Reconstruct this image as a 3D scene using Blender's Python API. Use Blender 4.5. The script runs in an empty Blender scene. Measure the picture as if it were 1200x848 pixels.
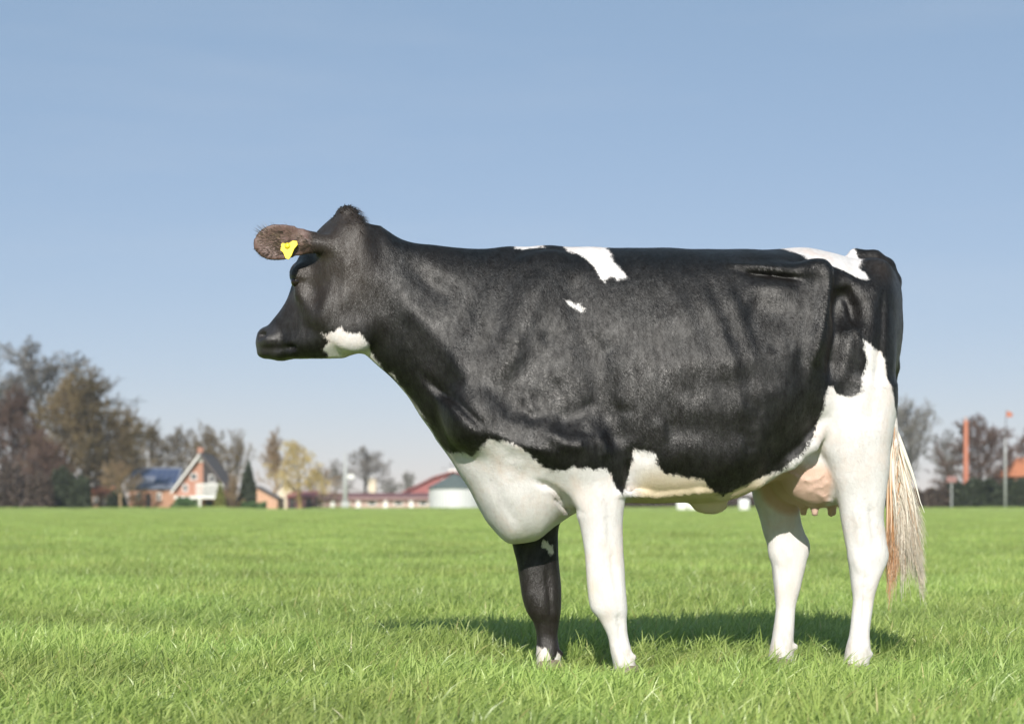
import bpy, bmesh, math, random
import numpy as np
from mathutils import Vector, Matrix, noise as mnoise

S = bpy.context.scene
COL = S.collection
rad = math.radians

# ------------------------------------------------------------------ camera
CAM_Y, CAM_Z, FPX, HOR = -7.5, 0.61, 2500.0, 591.0
cd = bpy.data.cameras.new('camera')
cam = bpy.data.objects.new('camera', cd); COL.objects.link(cam)
cam.location = (0, CAM_Y, CAM_Z); cam.rotation_euler = (rad(90), 0, 0)
cd.lens = 75.0; cd.sensor_width = 36.0
cd.shift_y = (HOR - 424.0) / 1200.0
cd.clip_start = 0.1; cd.clip_end = 6000
cd.dof.use_dof = True; cd.dof.focus_distance = 7.3; cd.dof.aperture_fstop = 4.2
S.camera = cam

# ------------------------------------------------------------------ sky, sun, exposure
SUN_EL, SUN_AZ = 30.0, 5.0          # sun behind the camera, a little to the left
w = bpy.data.worlds.new('World'); S.world = w; w.use_nodes = True
wn, wl = w.node_tree.nodes, w.node_tree.links
wn.clear()
wo = wn.new('ShaderNodeOutputWorld'); bg = wn.new('ShaderNodeBackground')
sky = wn.new('ShaderNodeTexSky'); sky.sky_type = 'NISHITA'; sky.sun_disc = False
sky.sun_elevation = rad(SUN_EL); sky.sun_rotation = rad(180 + SUN_AZ)
sky.altitude = 1500; sky.air_density = 1.0; sky.dust_density = 0.3; sky.ozone_density = 1.0
bg.inputs['Strength'].default_value = 0.055
# thin, barely visible cirrus veils, everywhere over the sky
tc = wn.new('ShaderNodeTexCoord'); mp = wn.new('ShaderNodeMapping')
mp.inputs['Scale'].default_value = (1.6, 1.6, 9.0)
nz = wn.new('ShaderNodeTexNoise'); nz.inputs['Scale'].default_value = 2.6
nz.inputs['Detail'].default_value = 6; nz.inputs['Roughness'].default_value = 0.55
rp = wn.new('ShaderNodeValToRGB'); rp.color_ramp.elements[0].position = 0.5; rp.color_ramp.elements[1].position = 0.85
rp.color_ramp.elements[0].color = (0, 0, 0, 1); rp.color_ramp.elements[1].color = (0.14, 0.14, 0.14, 1)
mx = wn.new('ShaderNodeMix'); mx.data_type = 'RGBA'
mx.inputs[7].default_value = (6.4, 6.7, 7.1, 1)
wl.new(tc.outputs['Generated'], mp.inputs['Vector']); wl.new(mp.outputs[0], nz.inputs['Vector'])
wl.new(nz.outputs['Fac'], rp.inputs['Fac']); wl.new(rp.outputs['Color'], mx.inputs[0])
veil = wn.new('ShaderNodeMix'); veil.data_type = 'RGBA'; veil.inputs[0].default_value = 0.564
veil.inputs[7].default_value = (2.40, 3.98, 4.86, 1)          # even, thin high haze over the whole sky
tint = wn.new('ShaderNodeMix'); tint.data_type = 'RGBA'; tint.blend_type = 'MULTIPLY'; tint.inputs[0].default_value = 1.0
tint.inputs[7].default_value = (1.08, 0.87, 1.0, 1); wl.new(sky.outputs['Color'], tint.inputs[6]); wl.new(tint.outputs[2], veil.inputs[6]); wl.new(veil.outputs[2], mx.inputs[6]); wl.new(mx.outputs[2], bg.inputs['Color'])
wl.new(bg.outputs[0], wo.inputs['Surface'])

sd = bpy.data.lights.new('sun', 'SUN'); sd.energy = 3.1; sd.angle = rad(0.53); sd.color = (1.0, 0.945, 0.86)
sun = bpy.data.objects.new('sun', sd); COL.objects.link(sun)
sdir = Vector((math.sin(rad(SUN_AZ)) * math.cos(rad(SUN_EL)), math.cos(rad(SUN_AZ)) * math.cos(rad(SUN_EL)), -math.sin(rad(SUN_EL))))
sun.rotation_euler = sdir.to_track_quat('-Z', 'Y').to_euler(); sun.location = (-3, -12, 9)

S.view_settings.view_transform = 'Standard'; S.view_settings.look = 'None'
S.view_settings.exposure = 1.0; S.view_settings.gamma = 1.0; S.view_settings.use_curve_mapping = False
S.render.engine = 'CYCLES'
S.cycles.use_denoising = True
S.cycles.max_bounces = 8; S.cycles.transparent_max_bounces = 8

# ------------------------------------------------------------------ helpers
def tag(o, label=None, cat=None, group=None, kind=None):
    if label: o['label'] = label
    if cat: o['category'] = cat
    if group: o['group'] = group
    if kind: o['kind'] = kind
    return o

def empty(name, loc=(0, 0, 0), rz=0.0):
    o = bpy.data.objects.new(name, None); COL.objects.link(o)
    o.empty_display_size = 0.2; o.location = loc; o.rotation_euler = (0, 0, rz)
    return o

def mesh_obj(name, verts, faces, mat, parent=None, smooth=False):
    me = bpy.data.meshes.new(name)
    me.from_pydata([tuple(v) for v in verts], [], [tuple(f) for f in faces])
    me.update()
    if mat: me.materials.append(mat)
    if smooth: me.polygons.foreach_set('use_smooth', [True] * len(me.polygons))
    o = bpy.data.objects.new(name, me); COL.objects.link(o)
    if parent: o.parent = parent
    return o

def np_mesh(name, V, F):
    me = bpy.data.meshes.new(name)
    V = np.asarray(V, np.float32); F = np.asarray(F, np.int32); n = F.shape[1]
    me.vertices.add(len(V)); me.vertices.foreach_set('co', V.ravel())
    me.loops.add(F.size); me.loops.foreach_set('vertex_index', F.ravel())
    me.polygons.add(len(F)); me.polygons.foreach_set('loop_start', np.arange(0, F.size, n, dtype=np.int32))
    me.update(calc_edges=True); me.validate()
    return me

class MB:
    def __init__(s): s.v = []; s.f = []
    def box(s, x0, x1, y0, y1, z0, z1):
        b = len(s.v)
        s.v += [(x0, y0, z0), (x1, y0, z0), (x1, y1, z0), (x0, y1, z0), (x0, y0, z1), (x1, y0, z1), (x1, y1, z1), (x0, y1, z1)]
        s.f += [tuple(b + i for i in q) for q in ((3, 2, 1, 0), (4, 5, 6, 7), (0, 1, 5, 4), (1, 2, 6, 5), (2, 3, 7, 6), (3, 0, 4, 7))]
        return s
    def prism(s, poly, y0, y1):            # polygon in x,z extruded along y
        b, n = len(s.v), len(poly)
        s.v += [(p[0], y0, p[1]) for p in poly] + [(p[0], y1, p[1]) for p in poly]
        s.f.append(tuple(range(b, b + n))); s.f.append(tuple(range(b + 2 * n - 1, b + n - 1, -1)))
        for i in range(n):
            j = (i + 1) % n; s.f.append((b + i, b + n + i, b + n + j, b + j))
        return s
    def lathe(s, prof, cx=0, cy=0, n=24):
        b = len(s.v)
        for r, z in prof:
            for i in range(n):
                a = 2 * math.pi * i / n; s.v.append((cx + r * math.cos(a), cy + r * math.sin(a), z))
        for k in range(len(prof) - 1):
            for i in range(n):
                j = (i + 1) % n; s.f.append((b + k * n + i, b + k * n + j, b + (k + 1) * n + j, b + (k + 1) * n + i))
        s.f.append(tuple(b + i for i in range(n - 1, -1, -1)))
        s.f.append(tuple(b + (len(prof) - 1) * n + i for i in range(n)))
        return s
    def sheet(s, pts, t, nrm):             # quad given by 4 points, thickened along nrm
        b = len(s.v); nv = Vector(nrm).normalized() * t
        s.v += [tuple(p) for p in pts] + [tuple(Vector(p) - nv) for p in pts]
        s.f += [(b, b + 1, b + 2, b + 3), (b + 7, b + 6, b + 5, b + 4)]
        for i in range(4):
            j = (i + 1) % 4; s.f.append((b + i, b + 4 + i, b + 4 + j, b + j))
        return s
    def tube(s, pts, rr, n=8):
        b = len(s.v)
        for i, p in enumerate(pts):
            p = Vector(p); q = Vector(pts[min(i + 1, len(pts) - 1)]) - Vector(pts[max(i - 1, 0)])
            q.normalize(); u = q.orthogonal().normalized(); v = q.cross(u)
            r = rr[i] if hasattr(rr, '__len__') else rr
            for k in range(n):
                a = 2 * math.pi * k / n; s.v.append(tuple(p + u * math.cos(a) * r + v * math.sin(a) * r))
        for i in range(len(pts) - 1):
            for k in range(n):
                j = (k + 1) % n; s.f.append((b + i * n + k, b + i * n + j, b + (i + 1) * n + j, b + (i + 1) * n + k))
        s.f.append(tuple(b + i for i in range(n - 1, -1, -1)))
        s.f.append(tuple(b + (len(pts) - 1) * n + i for i in range(n)))
        return s
    def build(s, name, mat, parent=None, smooth=False):
        return mesh_obj(name, s.v, s.f, mat, parent, smooth)

def new_mat(name):
    m = bpy.data.materials.new(name); m.use_nodes = True
    n = m.node_tree.nodes; l = m.node_tree.links
    return m, n, l, n['Principled BSDF']

def plain(name, col, rough=0.7, var=0.18, scale=3.0, metal=0.0, spec=0.4, bump=0.0, stretch=(1, 1, 1)):
    m, n, l, p = new_mat(name)
    tcd = n.new('ShaderNodeTexCoord'); mpp = n.new('ShaderNodeMapping'); mpp.inputs['Scale'].default_value = stretch
    t = n.new('ShaderNodeTexNoise'); t.inputs['Scale'].default_value = scale; t.inputs['Detail'].default_value = 6
    r = n.new('ShaderNodeValToRGB')
    r.color_ramp.elements[0].position = 0.3; r.color_ramp.elements[1].position = 0.72
    r.color_ramp.elements[0].color = tuple(c * (1 - var) for c in col) + (1,)
    r.color_ramp.elements[1].color = tuple(min(1, c * (1 + var)) for c in col) + (1,)
    l.new(tcd.outputs['Object'], mpp.inputs['Vector']); l.new(mpp.outputs[0], t.inputs['Vector'])
    l.new(t.outputs['Fac'], r.inputs['Fac']); l.new(r.outputs['Color'], p.inputs['Base Color'])
    p.inputs['Roughness'].default_value = rough; p.inputs['Metallic'].default_value = metal
    p.inputs['Specular IOR Level'].default_value = spec
    if bump:
        b = n.new('ShaderNodeBump'); b.inputs['Strength'].default_value = bump; b.inputs['Distance'].default_value = 0.02
        l.new(t.outputs['Fac'], b.inputs['Height']); l.new(b.outputs['Normal'], p.inputs['Normal'])
    return m

def brickmat(name, c1, c2, mortar):
    m, n, l, p = new_mat(name)
    tcd = n.new('ShaderNodeTexCoord'); mpp = n.new('ShaderNodeMapping'); mpp.inputs['Rotation'].default_value = (rad(90), 0, 0)
    b = n.new('ShaderNodeTexBrick'); b.inputs['Color1'].default_value = c1 + (1,); b.inputs['Color2'].default_value = c2 + (1,)
    b.inputs['Mortar'].default_value = mortar + (1,); b.inputs['Scale'].default_value = 4.0
    l.new(tcd.outputs['Object'], mpp.inputs['Vector']); l.new(mpp.outputs[0], b.inputs['Vector'])
    l.new(b.outputs['Color'], p.inputs['Base Color']); p.inputs['Roughness'].default_value = 0.85
    return m

# pixel of the 1200 px wide photograph at depth d in front of the camera -> metres
def atx(px, d): return (px - 600.0) / FPX * d
def atz(py, d): return CAM_Z + (HOR - py) / FPX * d

# ------------------------------------------------------------------ field
def field_mat():
    m, n, l, p = new_mat('field_turf')
    geo = n.new('ShaderNodeNewGeometry')
    a = n.new('ShaderNodeTexNoise'); a.inputs['Scale'].default_value = 0.35; a.inputs['Detail'].default_value = 8; a.inputs['Roughness'].default_value = 0.7
    b = n.new('ShaderNodeTexNoise'); b.inputs['Scale'].default_value = 9.0; b.inputs['Detail'].default_value = 8; b.inputs['Roughness'].default_value = 0.75
    for t in (a, b): l.new(geo.outputs['Position'], t.inputs['Vector'])
    mxx = n.new('ShaderNodeMix'); mxx.data_type = 'FLOAT'; mxx.inputs[0].default_value = 0.5
    l.new(a.outputs['Fac'], mxx.inputs[2]); l.new(b.outputs['Fac'], mxx.inputs[3])
    r = n.new('ShaderNodeValToRGB')
    r.color_ramp.elements[0].position = 0.3; r.color_ramp.elements[0].color = (0.27, 0.36, 0.10, 1)
    r.color_ramp.elements[1].position = 0.7; r.color_ramp.elements[1].color = (0.43, 0.52, 0.18, 1)
    l.new(mxx.outputs[0], r.inputs['Fac']); l.new(r.outputs['Color'], p.inputs['Base Color'])
    p.inputs['Roughness'].default_value = 0.75; p.inputs['Specular IOR Level'].default_value = 0.25
    bu = n.new('ShaderNodeBump'); bu.inputs['Strength'].default_value = 0.8; bu.inputs['Distance'].default_value = 0.05
    l.new(b.outputs['Fac'], bu.inputs['Height']); l.new(bu.outputs['Normal'], p.inputs['Normal'])
    return m

def build_field():
    rows = [-14, -8, -4, 0, 4, 10, 20, 40, 80, 150, 250, 400, 800, 1500, 3500]
    V = []; Fq = []
    xs = [-3500, -1500, -600, -250, -100, -40, -15, 0, 15, 40, 100, 250, 600, 1500, 3500]
    for y in rows:
        for x in xs: V.append((x, y, 0.0))
    n = len(xs)
    for j in range(len(rows) - 1):
        for i in range(n - 1): Fq.append((j * n + i, j * n + i + 1, (j + 1) * n + i + 1, (j + 1) * n + i))
    o = mesh_obj('field', V, Fq, field_mat()); tag(o, 'flat green grass meadow reaching to the farm buildings', None, None, 'structure')
build_field()

# ------------------------------------------------------------------ grass (stuff)
def grass_mat():
    m, n, l, p = new_mat('grass_blade')
    at = n.new('ShaderNodeAttribute'); at.attribute_name = 'rnd'
    r = n.new('ShaderNodeValToRGB'); e = r.color_ramp.elements
    e[0].position = 0.0; e[0].color = (0.165, 0.26, 0.06, 1)
    e[1].position = 1.0; e[1].color = (0.52, 0.50, 0.22, 1)
    for pos, c in ((0.35, (0.30, 0.41, 0.105, 1)), (0.7, (0.44, 0.55, 0.17, 1)), (0.93, (0.48, 0.56, 0.21, 1)), (0.965, (0.42, 0.40, 0.15, 1))):
        k = e.new(pos); k.color = c
    l.new(at.outputs['Fac'], r.inputs['Fac'])
    geo = n.new('ShaderNodeNewGeometry'); t = n.new('ShaderNodeTexNoise'); t.inputs['Scale'].default_value = 0.55; t.inputs['Detail'].default_value = 4
    l.new(geo.outputs['Position'], t.inputs['Vector'])
    hs = n.new('ShaderNodeHueSaturation'); mr = n.new('ShaderNodeMapRange')
    mr.inputs[1].default_value = 0.3; mr.inputs[2].default_value = 0.7; mr.inputs[3].default_value = 0.80; mr.inputs[4].default_value = 1.30
    l.new(t.outputs['Fac'], mr.inputs[0]); l.new(mr.outputs[0], hs.inputs['Value']); l.new(r.outputs['Color'], hs.inputs['Color'])
    mr2 = n.new('ShaderNodeMapRange'); mr2.inputs[1].default_value = 0.3; mr2.inputs[2].default_value = 0.7; mr2.inputs[3].default_value = 0.488; mr2.inputs[4].default_value = 0.508
    t2 = n.new('ShaderNodeTexNoise'); t2.inputs['Scale'].default_value = 0.9; l.new(geo.outputs['Position'], t2.inputs['Vector'])
    l.new(t2.outputs['Fac'], mr2.inputs[0]); l.new(mr2.outputs[0], hs.inputs['Hue'])
    l.new(hs.outputs['Color'], p.inputs['Base Color'])
    p.inputs['Roughness'].default_value = 0.38; p.inputs['Specular IOR Level'].default_value = 0.55
    tr = n.new('ShaderNodeBsdfTranslucent'); l.new(hs.outputs['Color'], tr.inputs['Color'])
    ms = n.new('ShaderNodeMixShader'); ms.inputs[0].default_value = 0.42
    out = n['Material Output']
    l.new(p.outputs[0], ms.inputs[1]); l.new(tr.outputs[0], ms.inputs[2]); l.new(ms.outputs[0], out.inputs['Surface'])
    return m
GM = grass_mat()

def grass_tile(name, size, nb, seed, lo, hi, wid, segs):
    rng = np.random.default_rng(seed)
    nc = max(4, nb // 9)
    cx = rng.uniform(-size / 2, size / 2, (nc, 2)); ci = rng.integers(0, nc, nb)
    pos = cx[ci] + rng.normal(0, 0.022 * (size ** 0.5) + 0.004, (nb, 2))
    clh = rng.uniform(0.6, 1.3, nc)[ci]; cld = rng.uniform(0, 2 * np.pi, nc)[ci]
    L = rng.uniform(lo, hi, nb) * clh
    th = cld + rng.normal(0, 1.0, nb)
    lean = np.stack([np.cos(th), np.sin(th)], 1) * rng.uniform(0.15, 0.95, nb)[:, None] + np.array([0.32, 0.06])
    fac = rng.uniform(0, 2 * np.pi, nb); side = np.stack([np.cos(fac), np.sin(fac)], 1)
    W = wid * rng.uniform(0.65, 1.35, nb)
    ts = np.linspace(0, 1, segs + 1)
    V = np.zeros((nb, 2 * segs + 1, 3), np.float32)
    bend = rng.uniform(1.6, 2.6, nb)
    for k, t in enumerate(ts):
        off = lean * (L * (t ** bend) * 0.9)[:, None]
        z = L * (t - 0.33 * t ** 2.4 * np.minimum(1.4, np.linalg.norm(lean, axis=1)))
        c = pos + off
        if k < segs:
            ww = (W * (1.0 - 0.65 * t ** 1.5) * (0.7 + 0.3 * min(1, t * 4)))[:, None] * 0.5
            V[:, 2 * k, :2] = c - side * ww; V[:, 2 * k + 1, :2] = c + side * ww
            V[:, 2 * k, 2] = z; V[:, 2 * k + 1, 2] = z
        else:
            V[:, 2 * segs, :2] = c; V[:, 2 * segs, 2] = z
    base = np.arange(nb)[:, None] * (2 * segs + 1)
    T = []
    for k in range(segs - 1):
        a, b, c, d = 2 * k, 2 * k + 1, 2 * k + 3, 2 * k + 2
        T.append(base + np.array([[a, b, c]])); T.append(base + np.array([[a, c, d]]))
    T.append(base + np.array([[2 * segs - 2, 2 * segs - 1, 2 * segs]]))
    Fc = np.concatenate(T)
    me = np_mesh(name, V.reshape(-1, 3), Fc)
    a = me.attributes.new('rnd', 'FLOAT', 'POINT')
    rv = np.clip(0.55 * rng.uniform(0, 1, nb) + 0.4 * rng.uniform(0, 1, nc)[ci], 0, 1)
    dry = rng.random(nb) < 0.02; rv[dry] = rng.uniform(0.95, 1.0, dry.sum())
    a.data.foreach_set('value', np.repeat(rv, 2 * segs + 1).astype(np.float32))
    me.materials.append(GM)
    me.polygons.foreach_set('use_smooth', np.ones(len(me.polygons), bool))
    return bpy.data.objects.new(name, me)          # source of the instances, not linked to the scene itself

def grass_object(name, label, tiles, pts, rots, scl, idx):
    me = bpy.data.meshes.new(name); me.from_pydata([tuple(p) for p in pts], [], [])
    for nm, typ, arr in (('rot', 'FLOAT', rots), ('idx', 'INT', idx)):
        a = me.attributes.new(nm, typ, 'POINT'); a.data.foreach_set('value', arr)
    a = me.attributes.new('scl', 'FLOAT_VECTOR', 'POINT'); a.data.foreach_set('vector', np.asarray(scl, np.float32).ravel())
    o = bpy.data.objects.new(name, me); COL.objects.link(o)
    ng = bpy.data.node_groups.new(name, 'GeometryNodeTree')
    ng.interface.new_socket('Geometry', in_out='INPUT', socket_type='NodeSocketGeometry')
    ng.interface.new_socket('Geometry', in_out='OUTPUT', socket_type='NodeSocketGeometry')
    N, Lk = ng.nodes, ng.links
    gi = N.new('NodeGroupInput'); go = N.new('NodeGroupOutput'); jn = N.new('GeometryNodeJoinGeometry')
    def attr(nm, typ):
        x = N.new('GeometryNodeInputNamedAttribute'); x.data_type = typ; x.inputs['Name'].default_value = nm; return x
    ar, ai, asc = attr('rot', 'FLOAT'), attr('idx', 'INT'), attr('scl', 'FLOAT_VECTOR')
    cx = N.new('ShaderNodeCombineXYZ'); Lk.new(ar.outputs[0], cx.inputs['Z'])
    for i, t in enumerate(tiles):
        cmp = N.new('FunctionNodeCompare'); cmp.data_type = 'INT'; cmp.operation = 'EQUAL'
        ins = [s for s in cmp.inputs if s.type == 'INT']
        Lk.new(ai.outputs[0], ins[0]); ins[1].default_value = i
        oi = N.new('GeometryNodeObjectInfo'); oi.inputs['Object'].default_value = t; oi.inputs['As Instance'].default_value = True
        iop = N.new('GeometryNodeInstanceOnPoints')
        Lk.new(gi.outputs[0], iop.inputs['Points']); Lk.new(cmp.outputs[0], iop.inputs['Selection'])
        Lk.new(oi.outputs['Geometry'], iop.inputs['Instance']); Lk.new(cx.outputs[0], iop.inputs['Rotation'])
        Lk.new(asc.outputs[0], iop.inputs['Scale']); Lk.new(iop.outputs[0], jn.inputs[0])
    Lk.new(jn.outputs[0], go.inputs[0])
    md = o.modifiers.new('grass', 'NODES'); md.node_group = ng
    tag(o, label, 'grass', None, 'stuff')
    return o

HOOVES = [(.40, -.19), (.10, .08), (1.22, -.04), (.99, .28)]     # the grass is trodden down round the feet
def build_grass():
    rng = np.random.default_rng(5)
    near = [grass_tile('grass_tile', 0.36, 700, 10 + i, 0.05, 0.14, 0.0063, 4) for i in range(8)]
    far = [grass_tile('grass_tile_far', 2.0, 8200, 40 + i, 0.08, 0.15, 0.0085, 3) for i in range(3)]
    def scatter(y0, y1, step, nt, jit):
        P = []; R = []; SC = []; I = []
        y = y0
        while y < y1:
            d = y - CAM_Y; hw = d * 0.25 + 1.2 * step + 0.3
            x = -hw
            while x < hw:
                px, py = x + rng.uniform(-jit, jit), y + rng.uniform(-jit, jit)
                v = mnoise.noise((px * 0.45, py * 0.45, 3.1)) * 0.6 + mnoise.noise((px * 1.3, py * 1.3, 8.1)) * 0.4
                P.append((px, py, -0.004)); R.append(rng.normal(0, 0.55)); s = 1.06 + rng.uniform(-0.04, 0.04)
                SC.append((s, s, float(np.clip(1.0 + 0.62 * v, 0.55, 1.6)))); I.append(int(rng.integers(0, nt)))
                tr = min(math.hypot(px - a, (py - b) * .8) for a, b in HOOVES); SC[-1] = (s, s, SC[-1][2] * (0.50 + 0.50 * min(1.0, max(0.0, (tr - .12) / .4))))
                x += step
            y += step
        return P, np.array(R, np.float32), SC, np.array(I, np.int32)
    grass_object('meadow_grass', 'tall fresh green grass blades around the cow and in the foreground', near, *scatter(-3.4, 22.0, 0.3, 8, 0.05))
    P = []; R = []; SC = []; I = []
    for yy in (246.0, 251.0, 256.0):
        x = -95.0
        while x < 95:
            v = mnoise.noise((x * .12, yy, 1.7)); P.append((x, yy + rng.uniform(-1.5, 1.5), -.01)); R.append(rng.normal(0, .6)); k = float(np.clip(1.9 + 2.4 * v, .7, 4.2)); SC.append((1.3, 1.3, k)); I.append(int(rng.integers(0, 3))); x += 2.2
    grass_object('field_edge_grass', 'rough uneven grass along the far edge of the meadow', far, P, np.array(R, np.float32), SC, np.array(I, np.int32))
    grass_object('far_meadow_grass', 'short looking distant grass of the meadow behind the cow', far, *scatter(21.6, 165.0, 1.8, 3, 0.25))
build_grass()

# ------------------------------------------------------------------ the cow
YAW = rad(10.0); CY, SY = math.cos(YAW), math.sin(YAW)
PX0, PY0 = 0.40, -0.02
def Lc(px, py, yl):                      # photo pixel + lateral offset from the cow's middle -> cow x, z
    k = (px - 600.0) / FPX
    x = (k * (PY0 + yl * CY - CAM_Y) - PX0 + yl * SY) / (CY - k * SY)
    d = PY0 + x * SY + yl * CY - CAM_Y
    return x, CAM_Z + (HOR - py) / FPX * d
def P3(px, py, yl):
    x, z = Lc(px, py, yl); return np.array([x, yl, z])

def spl(xs, ys):                         # monotone cubic
    xs = np.asarray(xs, float); ys = np.asarray(ys, float)
    o = np.argsort(xs); xs, ys = xs[o], ys[o]
    h = np.diff(xs); dl = np.diff(ys) / h
    m = np.zeros_like(ys); m[0], m[-1] = dl[0], dl[-1]
    for i in range(1, len(xs) - 1):
        if dl[i - 1] * dl[i] > 0:
            w1, w2 = 2 * h[i] + h[i - 1], h[i] + 2 * h[i - 1]
            m[i] = (w1 + w2) / (w1 / dl[i - 1] + w2 / dl[i])
    def f(x):
        x = np.clip(x, xs[0], xs[-1]); i = np.clip(np.searchsorted(xs, x) - 1, 0, len(xs) - 2)
        t = (x - xs[i]) / h[i]; t2, t3 = t * t, t * t * t
        return ((2 * t3 - 3 * t2 + 1) * ys[i] + (t3 - 2 * t2 + t) * h[i] * m[i] + (-2 * t3 + 3 * t2) * ys[i + 1] + (t3 - t2) * h[i] * m[i + 1]).astype(np.float32)
    return f

class Fld:
    def __init__(s, lo, hi, h):
        s.lo = np.array(lo, float); s.h = h
        s.n = np.ceil((np.array(hi) - s.lo) / h).astype(int) + 1
        s.F = np.full(s.n, 1.0, np.float32)
        s.ax = [(s.lo[i] + h * np.arange(s.n[i])).astype(np.float32) for i in range(3)]
    def sub(s, lo, hi):
        i0 = np.maximum(0, np.floor((np.array(lo) - s.lo) / s.h).astype(int)); i1 = np.minimum(s.n, np.ceil((np.array(hi) - s.lo) / s.h).astype(int) + 1)
        sl = tuple(slice(a, b) for a, b in zip(i0, i1))
        return sl, s.ax[0][sl[0]][:, None, None], s.ax[1][sl[1]][None, :, None], s.ax[2][sl[2]][None, None, :]
    def union(s, fn, lo, hi, k):
        sl, x, y, z = s.sub(lo, hi); a = s.F[sl]; b = fn(x, y, z).astype(np.float32)
        t = np.clip(0.5 + 0.5 * (a - b) / k, 0, 1); s.F[sl] = a + (b - a) * t - k * t * (1 - t)
    def cut(s, fn, lo, hi, k):
        sl, x, y, z = s.sub(lo, hi); a = s.F[sl]; b = -fn(x, y, z).astype(np.float32)
        t = np.clip(0.5 - 0.5 * (a - b) / k, 0, 1); s.F[sl] = a + (b - a) * t + k * t * (1 - t)
    def push(s, fn, lo, hi):
        sl, x, y, z = s.sub(lo, hi); s.F[sl] += fn(x, y, z).astype(np.float32)
    def surf_y(s, x, z, side=-1):
        i = int(round((x - s.lo[0]) / s.h)); k = int(round((z - s.lo[2]) / s.h))
        col = s.F[np.clip(i, 0, s.n[0] - 1), :, np.clip(k, 0, s.n[2] - 1)]
        idx = np.where(col < 0)[0]
        if len(idx) == 0: return 0.0
        return float(s.ax[1][idx[0] if side < 0 else idx[-1]])

def d_ell(c, r, R=None):
    c = np.asarray(c, float); r = np.asarray(r, float)
    def f(x, y, z):
        a, b, e = x - c[0], y - c[1], z - c[2]
        if R is not None:
            a, b, e = (a * R[0][0] + b * R[0][1] + e * R[0][2]), (a * R[1][0] + b * R[1][1] + e * R[1][2]), (a * R[2][0] + b * R[2][1] + e * R[2][2])
        k0 = np.sqrt((a / r[0]) ** 2 + (b / r[1]) ** 2 + (e / r[2]) ** 2) + 1e-6
        k1 = np.sqrt((a / r[0] ** 2) ** 2 + (b / r[1] ** 2) ** 2 + (e / r[2] ** 2) ** 2) + 1e-6
        return k0 * (k0 - 1) / k1
    return f
def d_cap(a, b, ra, rb):
    a = np.asarray(a, float); b = np.asarray(b, float); ab = b - a; L2 = float(ab @ ab)
    def f(x, y, z):
        t = np.clip(((x - a[0]) * ab[0] + (y - a[1]) * ab[1] + (z - a[2]) * ab[2]) / L2, 0, 1)
        return np.sqrt((x - a[0] - t * ab[0]) ** 2 + (y - a[1] - t * ab[1]) ** 2 + (z - a[2] - t * ab[2]) ** 2) - (ra + (rb - ra) * t)
    return f
def frame(ax, up):
    a = np.array(ax, float); a = a / np.linalg.norm(a); u = np.array(up, float); u = u - a * (u @ a); u /= np.linalg.norm(u)
    return np.array([a, np.cross(u, a), u])

def bb(c, r, m=0.1): return np.asarray(c) - r - m, np.asarray(c) + r + m

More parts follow.
